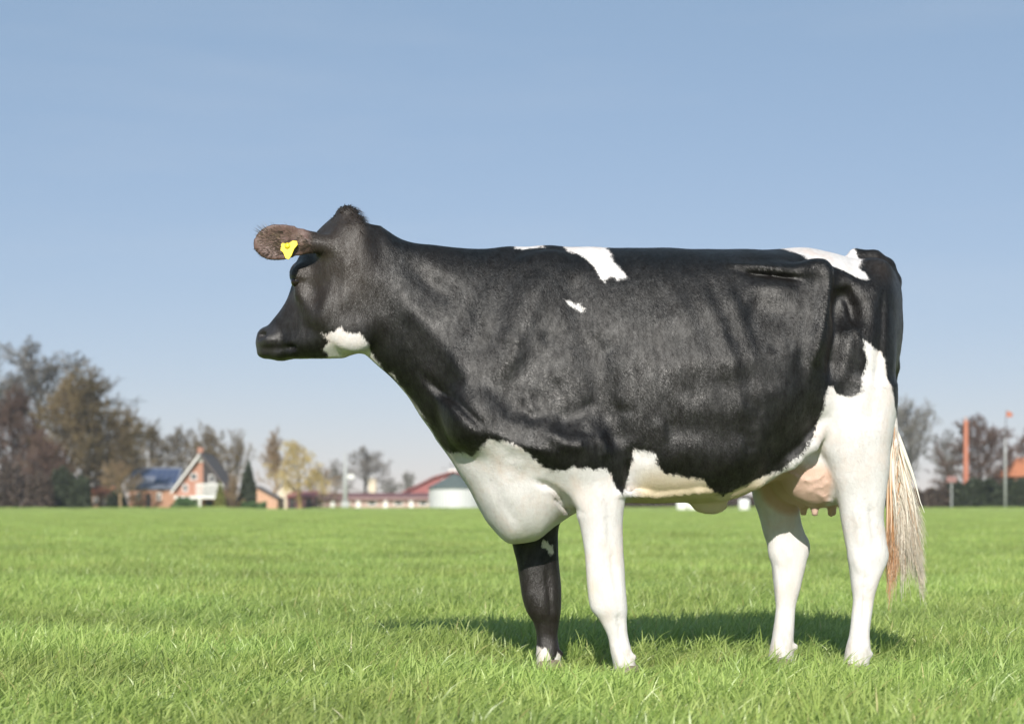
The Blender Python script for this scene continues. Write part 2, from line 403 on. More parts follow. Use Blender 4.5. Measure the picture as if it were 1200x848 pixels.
def build_cow_field():
    G = Fld((-1.50, -0.47, 0.03), (1.2, 0.50, 1.70), 0.008)
    def U_ell(c, r, k, R=None): G.union(d_ell(c, r, R), *bb(c, max(r), k + 0.03), k)
    def C_ell(c, r, k, R=None): G.cut(d_ell(c, r, R), *bb(c, max(r), k + 0.03), k)
    def U_cap(a, b, ra, rb, k):
        lo = np.minimum(a, b) - max(ra, rb) - k - 0.03; hi = np.maximum(a, b) + max(ra, rb) + k + 0.03
        G.union(d_cap(a, b, ra, rb), lo, hi, k)
    def C_cap(a, b, ra, rb, k):
        lo = np.minimum(a, b) - max(ra, rb) - k - 0.03; hi = np.maximum(a, b) + max(ra, rb) + k + 0.03
        G.cut(d_cap(a, b, ra, rb), lo, hi, k)
    # ---- trunk and neck: px, top, bottom, half width, widest height (0..1), exponent above, exponent below
    ST = [(405, 254, 402, .080, .50, 2.0, 2.0), (425, 255, 412, .088, .50, 2.0, 2.0), (450, 268.5, 432, .098, .48, 2.0, 2.0),
          (475, 281, 459, .112, .46, 1.9, 2.0), (500, 287, 496, .135, .44, 1.8, 2.0), (525, 290, 535, .165, .44, 1.75, 2.0),
          (550, 291.5, 574, .195, .44, 1.7, 2.1), (575, 292, 616, .22, .44, 1.7, 2.1), (600, 291, 637, .238, .45, 1.7, 2.1),
          (625, 290.5, 634, .248, .45, 1.75, 2.1), (650, 290, 616, .255, .45, 1.8, 2.1), (675, 290, 600, .265, .44, 1.85, 2.2),
          (700, 290, 592, .28, .42, 1.9, 2.3), (750, 290, 588.5, .312, .40, 2.0, 2.9), (800, 291, 588.5, .338, .38, 2.15, 3.0),
          (850, 292, 585, .348, .38, 2.3, 2.7), (880, 292.5, 575, .342, .40, 2.35, 2.2), (910, 293, 560, .322, .44, 2.3, 2.1),
          (940, 291, 542, .295, .50, 2.2, 2.0), (970, 296, 525, .268, .52, 2.1, 2.0), (1000, 302, 506, .228, .52, 2.1, 2.0),
          (1025, 303, 480, .175, .52, 2.2, 2.0), (1040, 311, 452, .125, .52, 2.0, 2.0), (1050, 325, 425, .075, .5, 2.0, 2.0)]
    xs, zt, zb = [], [], []
    for s in ST:
        x, t = Lc(s[0], s[1], 0.0); _, b = Lc(s[0], s[2], 0.0); xs.append(x); zt.append(t); zb.append(b)
    fT, fB, fW = spl(xs, zt), spl(xs, zb), spl(xs, [s[3] for s in ST]); fM = spl(xs, [s[4] for s in ST]); fU = spl(xs, [s[5] for s in ST]); fD = spl(xs, [s[6] for s in ST])
    x0, x1 = xs[0], xs[-1]
    def trunk(x, y, z):
        t, b, wd, mm, nu, nd = (g(x[:, 0, 0])[:, None, None] for g in (fT, fB, fW, fM, fU, fD))
        zm = b + (t - b) * mm
        up = z > zm
        hz = np.where(up, t - zm, zm - b); n = np.where(up, nu, nd)
        r = ((np.abs(y) / wd) ** n + (np.abs(z - zm) / hz) ** n) ** (1.0 / n)
        f = (r - 1) * np.minimum(wd, (t - b) * 0.5)
        return np.maximum(f, np.maximum(x0 - x, x - x1) * 1.0)
    G.union(trunk, (x0 - .1, -.5, .2), (x1 + .1, .5, 1.56), 0.02)
    # ---- front quarters, both sides
    for sg in (-1, 1):
        def Q(px, py, a, sg=sg):
            p = P3(px, py, -a); p[1] *= -sg * -1 if sg > 0 else 1
            return np.array([p[0], sg * a, p[2]])
        # shoulder blade leaning forward, point of shoulder, upper arm
        a, b = Q(640, 318, .075), Q(556, 470, .165); mid = (a + b) / 2
        U_ell(mid, (.30, .062, .13), .07, frame(b - a, (1, 0, .5)) if False else frame(b - a, (0, 1, 0))[[0, 2, 1]])
        U_ell(Q(553, 487, .155), (.085, .075, .095), .06)
        U_cap(Q(560, 495, .16), Q(668, 528, .215), .092, .085, .06)
        U_ell(Q(688, 520, .215), (.085, .06, .10), .06)
        # ribcage behind the shoulder
        # hip bone, ridge from hip down the flank, pin bone, thigh
        U_ell(Q(957, 317, .235), (.046, .042, .034), .035)
        U_cap(Q(960, 322, .245), Q(950, 400, .262), .026, .030, .05)
        U_cap(Q(950, 400, .262), Q(958, 470, .235), .030, .045, .06)
        U_cap(Q(890, 318, .20), Q(950, 318, .228), .018, .022, .03)
        U_ell(Q(1024, 322, .095), (.055, .045, .05), .05)
        U_ell(Q(1000, 455, .165), (.125, .095, .24), .08)
        U_cap(Q(1020, 350, .13), Q(1018, 470, .15), .07, .085, .06)
        C_ell(Q(996, 352, .285), (.055, .075, .075), .06)
        C_ell(Q(902, 365, .42), (.13, .10, .10), .08)
    # ---- legs as stacks of cross-sections: py, left px, right px, lateral centre, lateral half width
    def leg(rows, k, n=2.2):
        zz, cx, wx, cy, wy = [], [], [], [], []
        for py, l, r, c, hw in rows:
            xl, z = Lc(l, py, c); xr, z2 = Lc(r, py, c)
            zz.append((z + z2) / 2); cx.append((xl + xr) / 2); wx.append((xr - xl) / 2); cy.append(c); wy.append(hw)
        zmin, zmax = 0.03, max(zz)
        fx, fw, fy, fh = spl(zz, cx), spl(zz, wx), spl(zz, cy), spl(zz, wy)
        def f(x, y, z):
            v = z[0, 0]; a, b, c, d = (g(v)[None, None, :] for g in (fx, fw, fy, fh))
            r = ((np.abs(x - a) / b) ** n + (np.abs(y - c) / d) ** n) ** (1.0 / n)
            return np.maximum((r - 1) * np.minimum(b, d), (z - zmax) * 0.8)
        G.union(f, (min(cx) - .25, min(cy) - .2, 0.0), (max(cx) + .25, max(cy) + .2, zmax + .1), k)
    leg([(525, 648, 738, -.205, .070), (545, 654, 736, -.205, .068), (565, 660, 735, -.20, .064), (592, 671, 731, -.195, .058), (620, 680.5, 729, -.188, .052), (652, 686, 730.6, -.182, .047),
         (684, 688, 732.5, -.178, .046), (700, 689.5, 734, -.176, .047), (712, 692, 735, -.175, .046), (728, 703.5, 734.5, -.174, .033), (748, 713, 736.5, -.173, .028),
         (766, 716, 741, -.172, .038), (776, 718.5, 744, -.172, .042), (786, 720, 747, -.172, .040)], .045)
    leg([(560, 590, 668, .165, .07), (600, 596, 660, .155, .06), (620, 598, 654, .15, .055), (640, 601, 654, .147, .05), (660, 606, 655, .145, .047), (680, 609, 657, .143, .046),
         (700, 612, 657.5, .14, .047), (716, 617, 657, .14, .046), (730, 625.5, 655, .14, .033), (745, 629, 653.5, .14, .028), (760, 629, 655.5, .14, .038), (770, 628.5, 657, .14, .042), (780, 628, 658, .14, .04)], .045)
    leg([(455, 972, 1044, -.17, .10), (500, 961, 1043, -.18, .10), (527, 964, 1042, -.182, .092), (555, 973, 1040, -.18, .08), (582, 981, 1036, -.178, .068), (605, 985.5, 1034.5, -.175, .058), (631, 990, 1037.5, -.172, .05),
         (650, 993.5, 1040, -.17, .047), (664, 995.5, 1036, -.168, .046), (684, 997.5, 1028.5, -.168, .042), (706, 999.5, 1023, -.168, .029), (740, 996, 1018.5, -.168, .028), (762, 991.5, 1019, -.168, .042), (774, 989.5, 1018, -.168, .044), (784, 987, 1018, -.168, .042)], .05)
    leg([(520, 870, 950, .19, .10), (560, 877, 942, .19, .085), (582, 883, 937, .19, .072), (612, 892, 938, .19, .058), (625, 895, 942.5, .19, .052), (642, 899.5, 948, .19, .047),
         (660, 903, 944.5, .19, .045), (676, 905, 940.5, .19, .042), (691, 907, 937, .19, .038), (714, 909.5, 931.5, .19, .029), (745, 905.5, 929.5, .19, .04), (760, 902.5, 929, .19, .044), (775, 900, 930, .19, .042)], .05)
    for px, py, c_, fx_ in ((736, 769, -.172, 1), (651, 765, .14, 1), (1013, 766, -.168, 1), (925, 757, .19, 1)):
        for sg in (-1, 1):
            q = P3(px + 4, py, c_); U_ell((q[0], c_ + sg * .022, q[2]), (.013, .010, .013), .008)        # dewclaws
    for px, py, c_ in ((706, 698, -.178), (630, 704, .14)): U_ell(P3(px + 4, py, c_), (.020, .036, .040), .03)   # knee cap
    for px, py, c_ in ((1033, 652, -.168), (942, 640, .19)): U_ell(P3(px, py, c_), (.014, .016, .032), .020)    # point of hock
    for px, py, c_ in ((1010, 652, -.198), (917, 644, .162), )[:2]: U_ell(P3(px, py, c_), (.020, .009, .030), .04)
    # ---- udder, flank folds, navel fold, teats
    c = P3(958, 553, 0.0)
    for sg in (-1, 1):
        U_ell((c[0], sg * .068, c[2] - .004), (.158, .105, .122), .03)
        U_ell((c[0] + .12, sg * .06, c[2] + .02), (.11, .09, .10), .04)
        for dx in (-.035, .075):
            t = np.array([c[0] + dx, sg * .062, c[2] - .105]); U_cap(t, t + np.array([.004, sg * .004, -.040]), .015, .012, .014)
        pts = [P3(845, 580, -.16), P3(885, 563, -.20), P3(925, 541, -.225), P3(950, 520, -.235), P3(962, 500, -.225)]
        for a, b in zip(pts[:-1], pts[1:]):
            a = a * (1, -sg, 1); b = b * (1, -sg, 1)
            U_cap(a, b, .020, .022, .03)
    p = P3(831, 590, 0.0); U_ell(p, (.065, .022, .034), .02)
    # belly vein
    vp = [P3(720, 578, -.17), P3(770, 579, -.19), P3(815, 574, -.2), P3(850, 572, -.2)]
    for a, b in zip(vp[:-1], vp[1:]):
        a[1] = G.surf_y(a[0], a[2]); b[1] = G.surf_y(b[0], b[2]); U_cap(a, b, .010, .012, .012)
    # ---- tail: root over the pins, then hanging
    tl = [(1003, 301, 0, .030), (1024, 303.5, 0, .032), (1038, 313, 0, .031), (1046, 330, 0, .029), (1047, 373, 0, .026), (1044.5, 430, 0, .024), (1043, 480, 0, .021), (1047, 520, 0, .019), (1049, 545, 0, .017)]
    tp = [(P3(a, b, c_), r) for a, b, c_, r in tl]
    for (a, ra), (b, rb) in zip(tp[:-1], tp[1:]): U_cap(a, b, ra, rb, .018)
    # ---- head: horizontal slices, sheared away from the camera towards the muzzle
    TAN = math.tan(rad(27)); hx0, _ = Lc(415, 300, .0)
    def hy(px): x, _ = Lc(px, 350, 0); return TAN * (hx0 - x)
    rows = [(253, 396, 416, .03), (263, 381, 426, .066), (278, 365, 432, .094), (296, 351, 436, .108), (312, 344.5, 440, .112), (328, 343.5, 442, .108), (345, 338, 442, .098), (364, 327, 441, .090),
            (382, 313, 438, .084), (394, 304, 434, .080), (406, 303, 426, .076), (414, 308, 412, .064), (420, 318, 402, .045)]
    zz, cx, wx, wy = [], [], [], []
    for py, l, r, hw in rows:
        xl, z = Lc(l, py, TAN * .25); xr, _ = Lc(r, py, 0); zz.append(z); cx.append((xl + xr) / 2); wx.append((xr - xl) / 2); wy.append(hw)
    fx, fw, fh = spl(zz, cx), spl(zz, wx), spl(zz, wy); z0, z1 = min(zz), max(zz)
    def headf(x, y, z):
        v = z[0, 0]; a, b, d = (g(v)[None, None, :] for g in (fx, fw, fh))
        yy = y - TAN * (hx0 - x)
        # head narrows toward the face line
        u = np.clip((x - (a - b)) / (2 * b), 0, 1); d2 = d * (0.72 + 0.28 * np.clip(u * 3.0, 0, 1))
        r = ((np.abs(x - a) / b) ** 2.3 + (np.abs(yy) / d2) ** 2.3) ** (1 / 2.3)
        return np.maximum((r - 1) * np.minimum(b, d2) * .9, np.maximum(z0 - z, z - z1))
    G.union(headf, (-1.52, -.3, z0 - .06), (hx0 + .25, .45, z1 + .06), .03)
    def H(px, py, lat):                   # head point: lateral offset measured across the head (negative = near side)
        y = hy(px) + lat * 0.92; p = P3(px, py, y); return p
    U_ell(H(406, 254.5, 0), (.040, .052, .038), .018)                       # poll
    U_ell(H(318, 400, 0), (.052, .080, .042), .022); U_ell(H(311, 392, 0), (.028, .064, .024), .012); U_ell(H(312, 413, 0), (.030, .054, .020), .012)                        # muzzle
    U_ell(H(329, 414, 0), (.042, .056, .026), .014)                       # chin
    for sg in (-1, 1):
        U_ell(H(353, 321, sg * .078), (.034, .022, .034), .05)            # brow above the eye
        C_ell(H(349, 332, sg * .118), (.022, .020, .013), .022)            # eye hollow
        U_ell(H(405, 368, sg * .070), (.085, .034, .095), .05)            # cheek muscle
        U_ell(H(415, 392, sg * .062), (.055, .028, .05), .04)             # jaw corner
        U_cap(H(385, 395, sg * .058), H(345, 404, sg * .050), .030, .026, .03)
        C_ell(H(307, 392, sg * .062), (.018, .018, .011), .006)           # nostril
        U_cap(H(354, 345, sg * .080), H(374, 374, sg * .090), .014, .010, .045)  # facial crest
    # mouth line
    for sg in (-1, 1):
        a, b = H(303, 411, sg * .074), H(347, 406, sg * .074)
        C_cap(a, b, .012, .008, .008)
    # ---- ears
    for sg in (-1, 1):
        if sg < 0:
            root, tip = H(384, 288, -.095), H(298, 280, -.285)
        else:
            root, tip = H(384, 287, .095), H(384, 287, .095) + np.array([-.05, .215, -.02])
        ax = tip - root; L = np.linalg.norm(ax)
        upv = np.array([0.10, 0, 1.0]); R = frame(ax, upv)                # rows: axis, cross, up
        nrm = R[1] * (1 if R[1][1] * sg > 0 else -1) if sg < 0 else R[1] * (-1 if R[1][0] > 0 else 1)
        nrm = R[1] if (R[1] @ np.array([-.3, -1, -.2])) > 0 else -R[1]
        cen = root + ax * 0.56
        Rm = np.array([R[0], R[1], R[2]])
        def earf(x, y, z, cen=cen, Rm=Rm, nrm=nrm, L=L):
            a, b, e = x - cen[0], y - cen[1], z - cen[2]
            u, v, w_ = (a * Rm[k][0] + b * Rm[k][1] + e * Rm[k][2] for k in range(3))
            sg_ = float(np.sign(nrm @ Rm[1])); v = v * sg_                      # v: towards the open side
            wd = 1.02 + .26 * np.clip(u / (L * .47), -1, 1)                      # broad towards the tip, slim at the root
            w_ = (w_ + .014 * (u / (L * .47))) / wd
            v = v - .022 * (w_ / .066) ** 2 + .010                              # edges curl forward
            k0 = np.sqrt((u / (L * .47)) ** 2 + (w_ / .062) ** 2) + 1e-6
            flat = (k0 - 1) * .06; th = .0105 + .008 * np.clip(1 - k0, 0, 1)
            d2 = np.abs(v) - th; k = .012; t = np.clip(.5 + .5 * (flat - d2) / k, 0, 1)
            return d2 + (flat - d2) * t + k * t * (1 - t)
        G.union(earf, *bb(cen, L * .5, .04), .012)
        U_cap(root + np.array([.02, -sg * .0, 0]), root + ax * .30, .038, .028, .035)
    # ---- surface relief: soft ridges (negative) and hollows (positive) along lines on the flanks
    def relief(pts, amp, sg, taper=True):
        Q = []
        for px, py in pts:
            x, z = Lc(px, py, -.2); y = G.surf_y(x, z); x, z = Lc(px, py, y); Q.append((x, z))
        Q = np.array(Q); m = 3 * sg
        sl, x, y, z = G.sub((Q[:, 0].min() - m, -.6, Q[:, 1].min() - m), (Q[:, 0].max() + m, .6, Q[:, 1].max() + m))
        X, Z = x[:, 0, 0][:, None], z[0, 0][None, :]
        L = np.concatenate([[0], np.cumsum(np.hypot(*np.diff(Q, axis=0).T))]); best = np.full((X.shape[0], Z.shape[1]), 9.0); tt = np.zeros_like(best)
        for k in range(len(Q) - 1):
            a, e = Q[k], Q[k + 1] - Q[k]; t = np.clip(((X - a[0]) * e[0] + (Z - a[1]) * e[1]) / (e @ e + 1e-9), 0, 1)
            d = np.hypot(X - a[0] - t * e[0], Z - a[1] - t * e[1]); mm = d < best
            best = np.where(mm, d, best); tt = np.where(mm, (L[k] + t * (L[k + 1] - L[k])) / L[-1], tt)
        w_ = np.exp(-(best / sg) ** 2)
        if taper: w_ = w_ * np.clip(np.sin(np.pi * np.clip(tt, .04, .96)) * 1.5, 0, 1)
        G.F[sl] += (amp * w_)[:, None, :].astype(np.float32) * np.clip((np.abs(y) - .03) / .05, 0, 1)
    relief([(490, 434), (512, 455), (532, 468), (552, 486), (570, 506)], .012, .013)
    relief([(496, 452), (520, 474), (545, 498), (566, 522)], -.007, .024)
    relief([(452, 330), (500, 380), (548, 440), (570, 480)], -.012, .040)
    relief([(470, 305), (530, 350), (572, 420)], .012, .040)
    relief([(604, 300), (586, 360), (560, 430)], .009, .040)
    relief([(640, 312), (612, 380), (584, 450)], -.011, .046)
    relief([(664, 312), (688, 390), (710, 470), (724, 535)], .014, .052)
    relief([(586, 468), (625, 492), (668, 492), (700, 478)], .007, .038)
    relief([(560, 500), (600, 520), (650, 530)], -.011, .020)
    relief([(636, 500), (660, 520), (690, 520)], -.012, .025)
    relief([(700, 500), (712, 540)], -.008, .022)
    relief([(736, 535), (738, 580)], .010, .014)
    relief([(845, 309), (890, 312), (946, 317)], -.007, .012)
    relief([(870, 319), (900, 322), (938, 326.5)], .015, .009)
    relief([(870, 333), (905, 336), (940, 340)], -.003, .016)
    relief([(872, 352), (905, 362), (938, 372)], .011, .055)
    relief([(962, 306), (968, 330), (958, 390), (948, 430), (946, 455)], -.019, .026)
    relief([(980, 330), (980, 380), (974, 430), (966, 452)], .024, .028)
    relief([(984, 332), (998, 360), (1003, 388)], .024, .030)
    relief([(974, 360), (972, 410), (968, 448)], .008, .020)
    relief([(984, 340), (992, 376), (1008, 404)], -.006, .012)
    relief([(1034, 330), (1030, 400), (1026, 470)], .008, .016)
    relief([(1012, 430), (1008, 500), (1002, 560)], -.006, .03)
    relief([(1018, 585), (1023, 620), (1026, 645)], .009, .010)
    relief([(626, 562), (648, 572), (668, 592)], .016, .009)
    relief([(646, 580), (660, 592), (672, 600)], .014, .008)
    relief([(566, 545), (590, 590), (612, 622)], .004, .02)
    relief([(716, 640), (720, 680), (724, 700)], .008, .008)
    relief([(724, 715), (727, 745), (732, 765)], .010, .006)
    relief([(700, 560), (706, 600), (708, 650)], -.008, .012)
    relief([(1014, 665), (1014, 700), (1010, 745)], .010, .006)
    relief([(1000, 590), (1006, 620), (1008, 645)], -.008, .010)
    relief([(922, 660), (924, 700), (922, 740)], .010, .006)
    relief([(640, 660), (643, 700), (646, 730)], .006, .008)
    relief([(760, 470), (800, 500), (850, 510), (900, 490)], .008, .055)
    relief([(770, 430), (830, 420), (890, 425)], -.010, .055)
    rng0 = np.random.default_rng(11)
    for _ in range(46):                                   # loose skin over ribs and belly
        a, b = rng0.uniform(560, 940), rng0.uniform(380, 545); ln = rng0.uniform(12, 42); an = rng0.normal(1.2, .5)
        relief([(a, b), (a + ln * .5 * math.cos(an) + 2, b + ln * .5 * math.sin(an)), (a + ln * math.cos(an), b + ln * math.sin(an))], rng0.choice([-1, 1]) * rng0.uniform(.002, .0045), rng0.uniform(.014, .028))
    uc = P3(950, 560, -.15)
    for k in range(15):                                    # veins on the udder
        a, b = rng0.uniform(920, 965), rng0.uniform(540, 584)
        relief([(a, b), (a + rng0.uniform(4, 12), b + rng0.uniform(-9, 9)), (a + rng0.uniform(10, 22), b + rng0.uniform(-8, 10))], -.0055, .0045)
    # faint ribs and skin unevenness
    rx0, _ = Lc(725, 400, -.3); rx1, _ = Lc(900, 400, -.3)
    def ribs(x, y, z):
        u = (x - 0.16 * (1.05 - z)) ; w = np.clip((x - rx0) / .1, 0, 1) * np.clip((rx1 - x) / .12, 0, 1) * np.clip((z - .72) / .2, 0, 1) * np.clip((1.40 - z) / .12, 0, 1)
        return 0.0030 * w * np.sin(u * 2 * np.pi / .095 + 2.2 * np.sin(z * 5.0)) * (0.6 + 0.4 * np.sin(x * 9 + z * 4)) + 0 * y
    G.push(ribs, (rx0 - .05, -.5, .6), (rx1 + .05, .5, 1.5))
    rng = np.random.default_rng(3)
    def lumps(x, y, z):
        s = 0
        for _ in range(26):
            kx, kz, ky = rng.normal(0, 16, 3); s = s + np.sin(kx * x + kz * z + ky * y + rng.uniform(0, 6.28)) * .00045
        return s * np.clip((z - .5) / .2, 0.25, 1)
    G.push(lumps, (-1.6, -.6, 0), (1.3, .6, 1.6))
    # veins on the udder
    return G

def surface_nets(G):
    F = G.F; n = np.array(F.shape); ins = F < 0
    c = np.zeros(n - 1, np.int8)
    for i in (0, 1):
        for j in (0, 1):
            for k in (0, 1): c += ins[i:n[0] - 1 + i, j:n[1] - 1 + j, k:n[2] - 1 + k]
    act = np.argwhere((c > 0) & (c < 8)); idm = -np.ones(n - 1, np.int32); idm[tuple(act.T)] = np.arange(len(act))
    V = np.zeros((len(act), 3)); W = np.zeros(len(act))
    cor = [(i, j, k) for i in (0, 1) for j in (0, 1) for k in (0, 1)]
    for a in cor:
        for d in range(3):
            if a[d]: continue
            b = list(a); b[d] = 1
            A, B = act + a, act + b
            fa, fb = F[tuple(A.T)], F[tuple(B.T)]; m = (fa < 0) != (fb < 0)
            t = np.where(m, fa / np.where(m, fa - fb, 1), 0)
            p = np.array(a, float)[None, :].repeat(len(act), 0); p[:, d] += t
            V[m] += p[m]; W[m] += 1
    V = act + V / W[:, None]
    V = G.lo + V * G.h
    Q = []
    for d in range(3):
        o = [0, 1, 2]; o.remove(d); u, v = o
        lo = [slice(None)] * 3; hi = [slice(None)] * 3; lo[d] = slice(0, n[d] - 1); hi[d] = slice(1, n[d])
        A, B = ins[tuple(lo)], ins[tuple(hi)]; e = np.argwhere(A != B)
        e = e[(e[:, u] > 0) & (e[:, v] > 0) & (e[:, u] < n[u] - 1) & (e[:, v] < n[v] - 1)]
        fl = A[tuple(e.T)]
        def cell(du, dv):
            q = e.copy(); q[:, u] += du; q[:, v] += dv; return idm[tuple(q.T)]
        q = np.stack([cell(-1, -1), cell(0, -1), cell(0, 0), cell(-1, 0)], 1)
        if d == 1: fl = ~fl
        q[~fl] = q[~fl][:, ::-1]
        Q.append(q)
    return V, np.concatenate(Q)

def smooth(V, Q, it, lam=0.5):
    E = np.concatenate([Q[:, [0, 1]], Q[:, [1, 2]], Q[:, [2, 3]], Q[:, [3, 0]]])
    for i in range(it):
        for s in (lam, -lam * 1.03):
            acc = np.zeros_like(V); cnt = np.bincount(E.ravel(), minlength=len(V))
            for k in range(3):
                acc[:, k] = np.bincount(E[:, 0], V[E[:, 1], k], len(V)) + np.bincount(E[:, 1], V[E[:, 0], k], len(V))
            V = V + s * (acc / cnt[:, None] - V)
    return V

def poly_sd(poly, x, z):                 # positive inside
    P = np.asarray(poly, float); n = len(P); d = np.full(len(x), 1e9); ins = np.zeros(len(x), bool)
    for i in range(n):
        a, b = P[i], P[(i + 1) % n]; e = b - a; L = e @ e + 1e-12
        t = np.clip(((x - a[0]) * e[0] + (z - a[1]) * e[1]) / L, 0, 1)
        d = np.minimum(d, (x - a[0] - t * e[0]) ** 2 + (z - a[1] - t * e[1]) ** 2)
        cr = ((a[1] > z) != (b[1] > z)); xx = a[0] + (z - a[1]) / (e[1] if abs(e[1]) > 1e-9 else 1e-9) * e[0]
        ins ^= cr & (x < xx)
    return np.where(ins, 1, -1) * np.sqrt(d)

def pxpoly(pts, yl): return [Lc(a, b, yl) for a, b in pts]

def coat_mat(hairs=False):
    m, n, l, p = new_mat('cow_coat_hair' if hairs else 'cow_coat')
    def attr(nm):
        a = n.new('ShaderNodeAttribute'); a.attribute_name = nm; return a.outputs['Fac']
    def math_(op, a, b=None, c=None):
        x = n.new('ShaderNodeMath'); x.operation = op
        for i, v in enumerate((a, b, c)):
            if v is None: continue
            if isinstance(v, (int, float)): x.inputs[i].default_value = v
            else: l.new(v, x.inputs[i])
        return x.outputs[0]
    def mixc(f, a, b):
        x = n.new('ShaderNodeMix'); x.data_type = 'RGBA'
        if isinstance(f, float): x.inputs[0].default_value = f
        else: l.new(f, x.inputs[0])
        for i, v in ((6, a), (7, b)):
            if isinstance(v, tuple): x.inputs[i].default_value = v + (1,)
            else: l.new(v, x.inputs[i])
        return x.outputs[2]
    def n_clamp(v):
        x = n.new('ShaderNodeClamp'); l.new(v, x.inputs[0]); return x.outputs[0]
    tcd = n.new('ShaderNodeTexCoord')
    def nzt(scale, detail=4, st=(1, 1, 1), rough=.55):
        mpp = n.new('ShaderNodeMapping'); mpp.inputs['Scale'].default_value = st
        t = n.new('ShaderNodeTexNoise'); t.inputs['Scale'].default_value = scale; t.inputs['Detail'].default_value = detail; t.inputs['Roughness'].default_value = rough
        l.new(tcd.outputs['Object'], mpp.inputs['Vector']); l.new(mpp.outputs[0], t.inputs['Vector']); return t.outputs['Fac']
    edge = nzt(38, 5, (1.3, 1.3, .6)); fine = nzt(260, 3, (1, 1, .28)); big = nzt(6, 6, rough=.65); mid = nzt(38, 8, (1.3, 1, .6), .7); hair = nzt(240, 5, (1.0, 1.0, .35), .7); blot = nzt(11, 7, (1, 1, .8), .62)
    sdw = math_('ADD', attr('white'), math_('MULTIPLY', math_('SUBTRACT', edge, .5), .022))
    sdw = math_('ADD', sdw, math_('MULTIPLY', math_('SUBTRACT', fine, .5), .020))
    mr = n.new('ShaderNodeMapRange'); mr.interpolation_type = 'SMOOTHSTEP'
    mr.inputs[1].default_value = -.0042; mr.inputs[2].default_value = .0042; l.new(sdw, mr.inputs[0]); wf = mr.outputs[0]
    # black coat: lighter and browner where the brown mask is set
    rb = n.new('ShaderNodeValToRGB'); rb.color_ramp.elements[0].position = .35; rb.color_ramp.elements[1].position = .75
    rb.color_ramp.elements[0].color = (.0030, .0028, .0031, 1); rb.color_ramp.elements[1].color = (.0085, .0072, .0068, 1); l.new(big, rb.inputs['Fac'])
    rb2 = mixc(math_('MULTIPLY', attr('brown'), .7), rb.outputs['Color'], (.036, .027, .022))
    hv = n.new('ShaderNodeMapRange'); hv.inputs[1].default_value = .3; hv.inputs[2].default_value = .7; hv.inputs[3].default_value = .65; hv.inputs[4].default_value = 1.45; l.new(hair, hv.inputs[0])
    hsb = n.new('ShaderNodeHueSaturation'); l.new(rb2, hsb.inputs['Color']); l.new(hv.outputs[0], hsb.inputs['Value'])
    # white coat
    rw = n.new('ShaderNodeValToRGB'); rw.color_ramp.elements[0].position = .3; rw.color_ramp.elements[1].position = .7
    rw.color_ramp.elements[0].color = (.615, .595, .59, 1); rw.color_ramp.elements[1].color = (.715, .70, .70, 1); l.new(mid, rw.inputs['Fac'])
    sep = n.new('ShaderNodeSeparateXYZ'); l.new(tcd.outputs['Object'], sep.inputs[0])
    lowz = n.new('ShaderNodeMapRange'); lowz.inputs[1].default_value = .22; lowz.inputs[2].default_value = .05; l.new(sep.outputs['Z'], lowz.inputs[0])
    dirt = math_('MULTIPLY', lowz.outputs[0], math_('MULTIPLY', math_('SUBTRACT', math_('ADD', edge, mid), .85), 1.8)); dirt = n_clamp(dirt)
    pk = n_clamp(math_('MULTIPLY', math_('SUBTRACT', blot, .47), 2.4))
    rwc = mixc(pk, rw.outputs['Color'], (.66, .53, .46)); rwc = mixc(dirt, rwc, (.30, .25, .15))
    wc = mixc(math_('MULTIPLY', attr('cream'), .85), rwc, (.64, .52, .34))
    wc = mixc(attr('pink'), wc, (.55, .36, .275))
    col = mixc(wf, hsb.outputs['Color'], wc)
    col = mixc(attr('skin'), col, (.020, .018, .019))
    col = mixc(attr('earpink'), col, (.14, .085, .072))
    l.new(col, p.inputs['Base Color'])
    rr = n.new('ShaderNodeMapRange'); rr.inputs[1].default_value = .3; rr.inputs[2].default_value = .7; rr.inputs[3].default_value = .37; rr.inputs[4].default_value = .48; l.new(blot, rr.inputs[0])
    rgh = n.new('ShaderNodeMix'); rgh.data_type = 'FLOAT'; l.new(wf, rgh.inputs[0]); l.new(rr.outputs[0], rgh.inputs[2]); rgh.inputs[3].default_value = .7
    l.new(rgh.outputs[0], p.inputs['Roughness'])
    sp = n.new('ShaderNodeMapRange'); sp.inputs[1].default_value = .32; sp.inputs[2].default_value = .68; sp.inputs[3].default_value = .24; sp.inputs[4].default_value = .66; l.new(mid, sp.inputs[0]); l.new(sp.outputs[0], p.inputs['Specular IOR Level'])
    p.inputs['Sheen Weight'].default_value = .035; p.inputs['Sheen Roughness'].default_value = .4; p.inputs['Sheen Tint'].default_value = (1, .93, .86, 1)
    b1 = n.new('ShaderNodeBump'); b1.inputs['Strength'].default_value = .5; b1.inputs['Distance'].default_value = .006
    hsum = math_('ADD', math_('ADD', math_('MULTIPLY', hair, .6), math_('MULTIPLY', mid, .72)), math_('MULTIPLY', blot, .8))
    l.new(hsum, b1.inputs['Height'])
    if hairs: sp.inputs[3].default_value = .16; sp.inputs[4].default_value = .60
    else: l.new(b1.outputs['Normal'], p.inputs['Normal'])
    return m

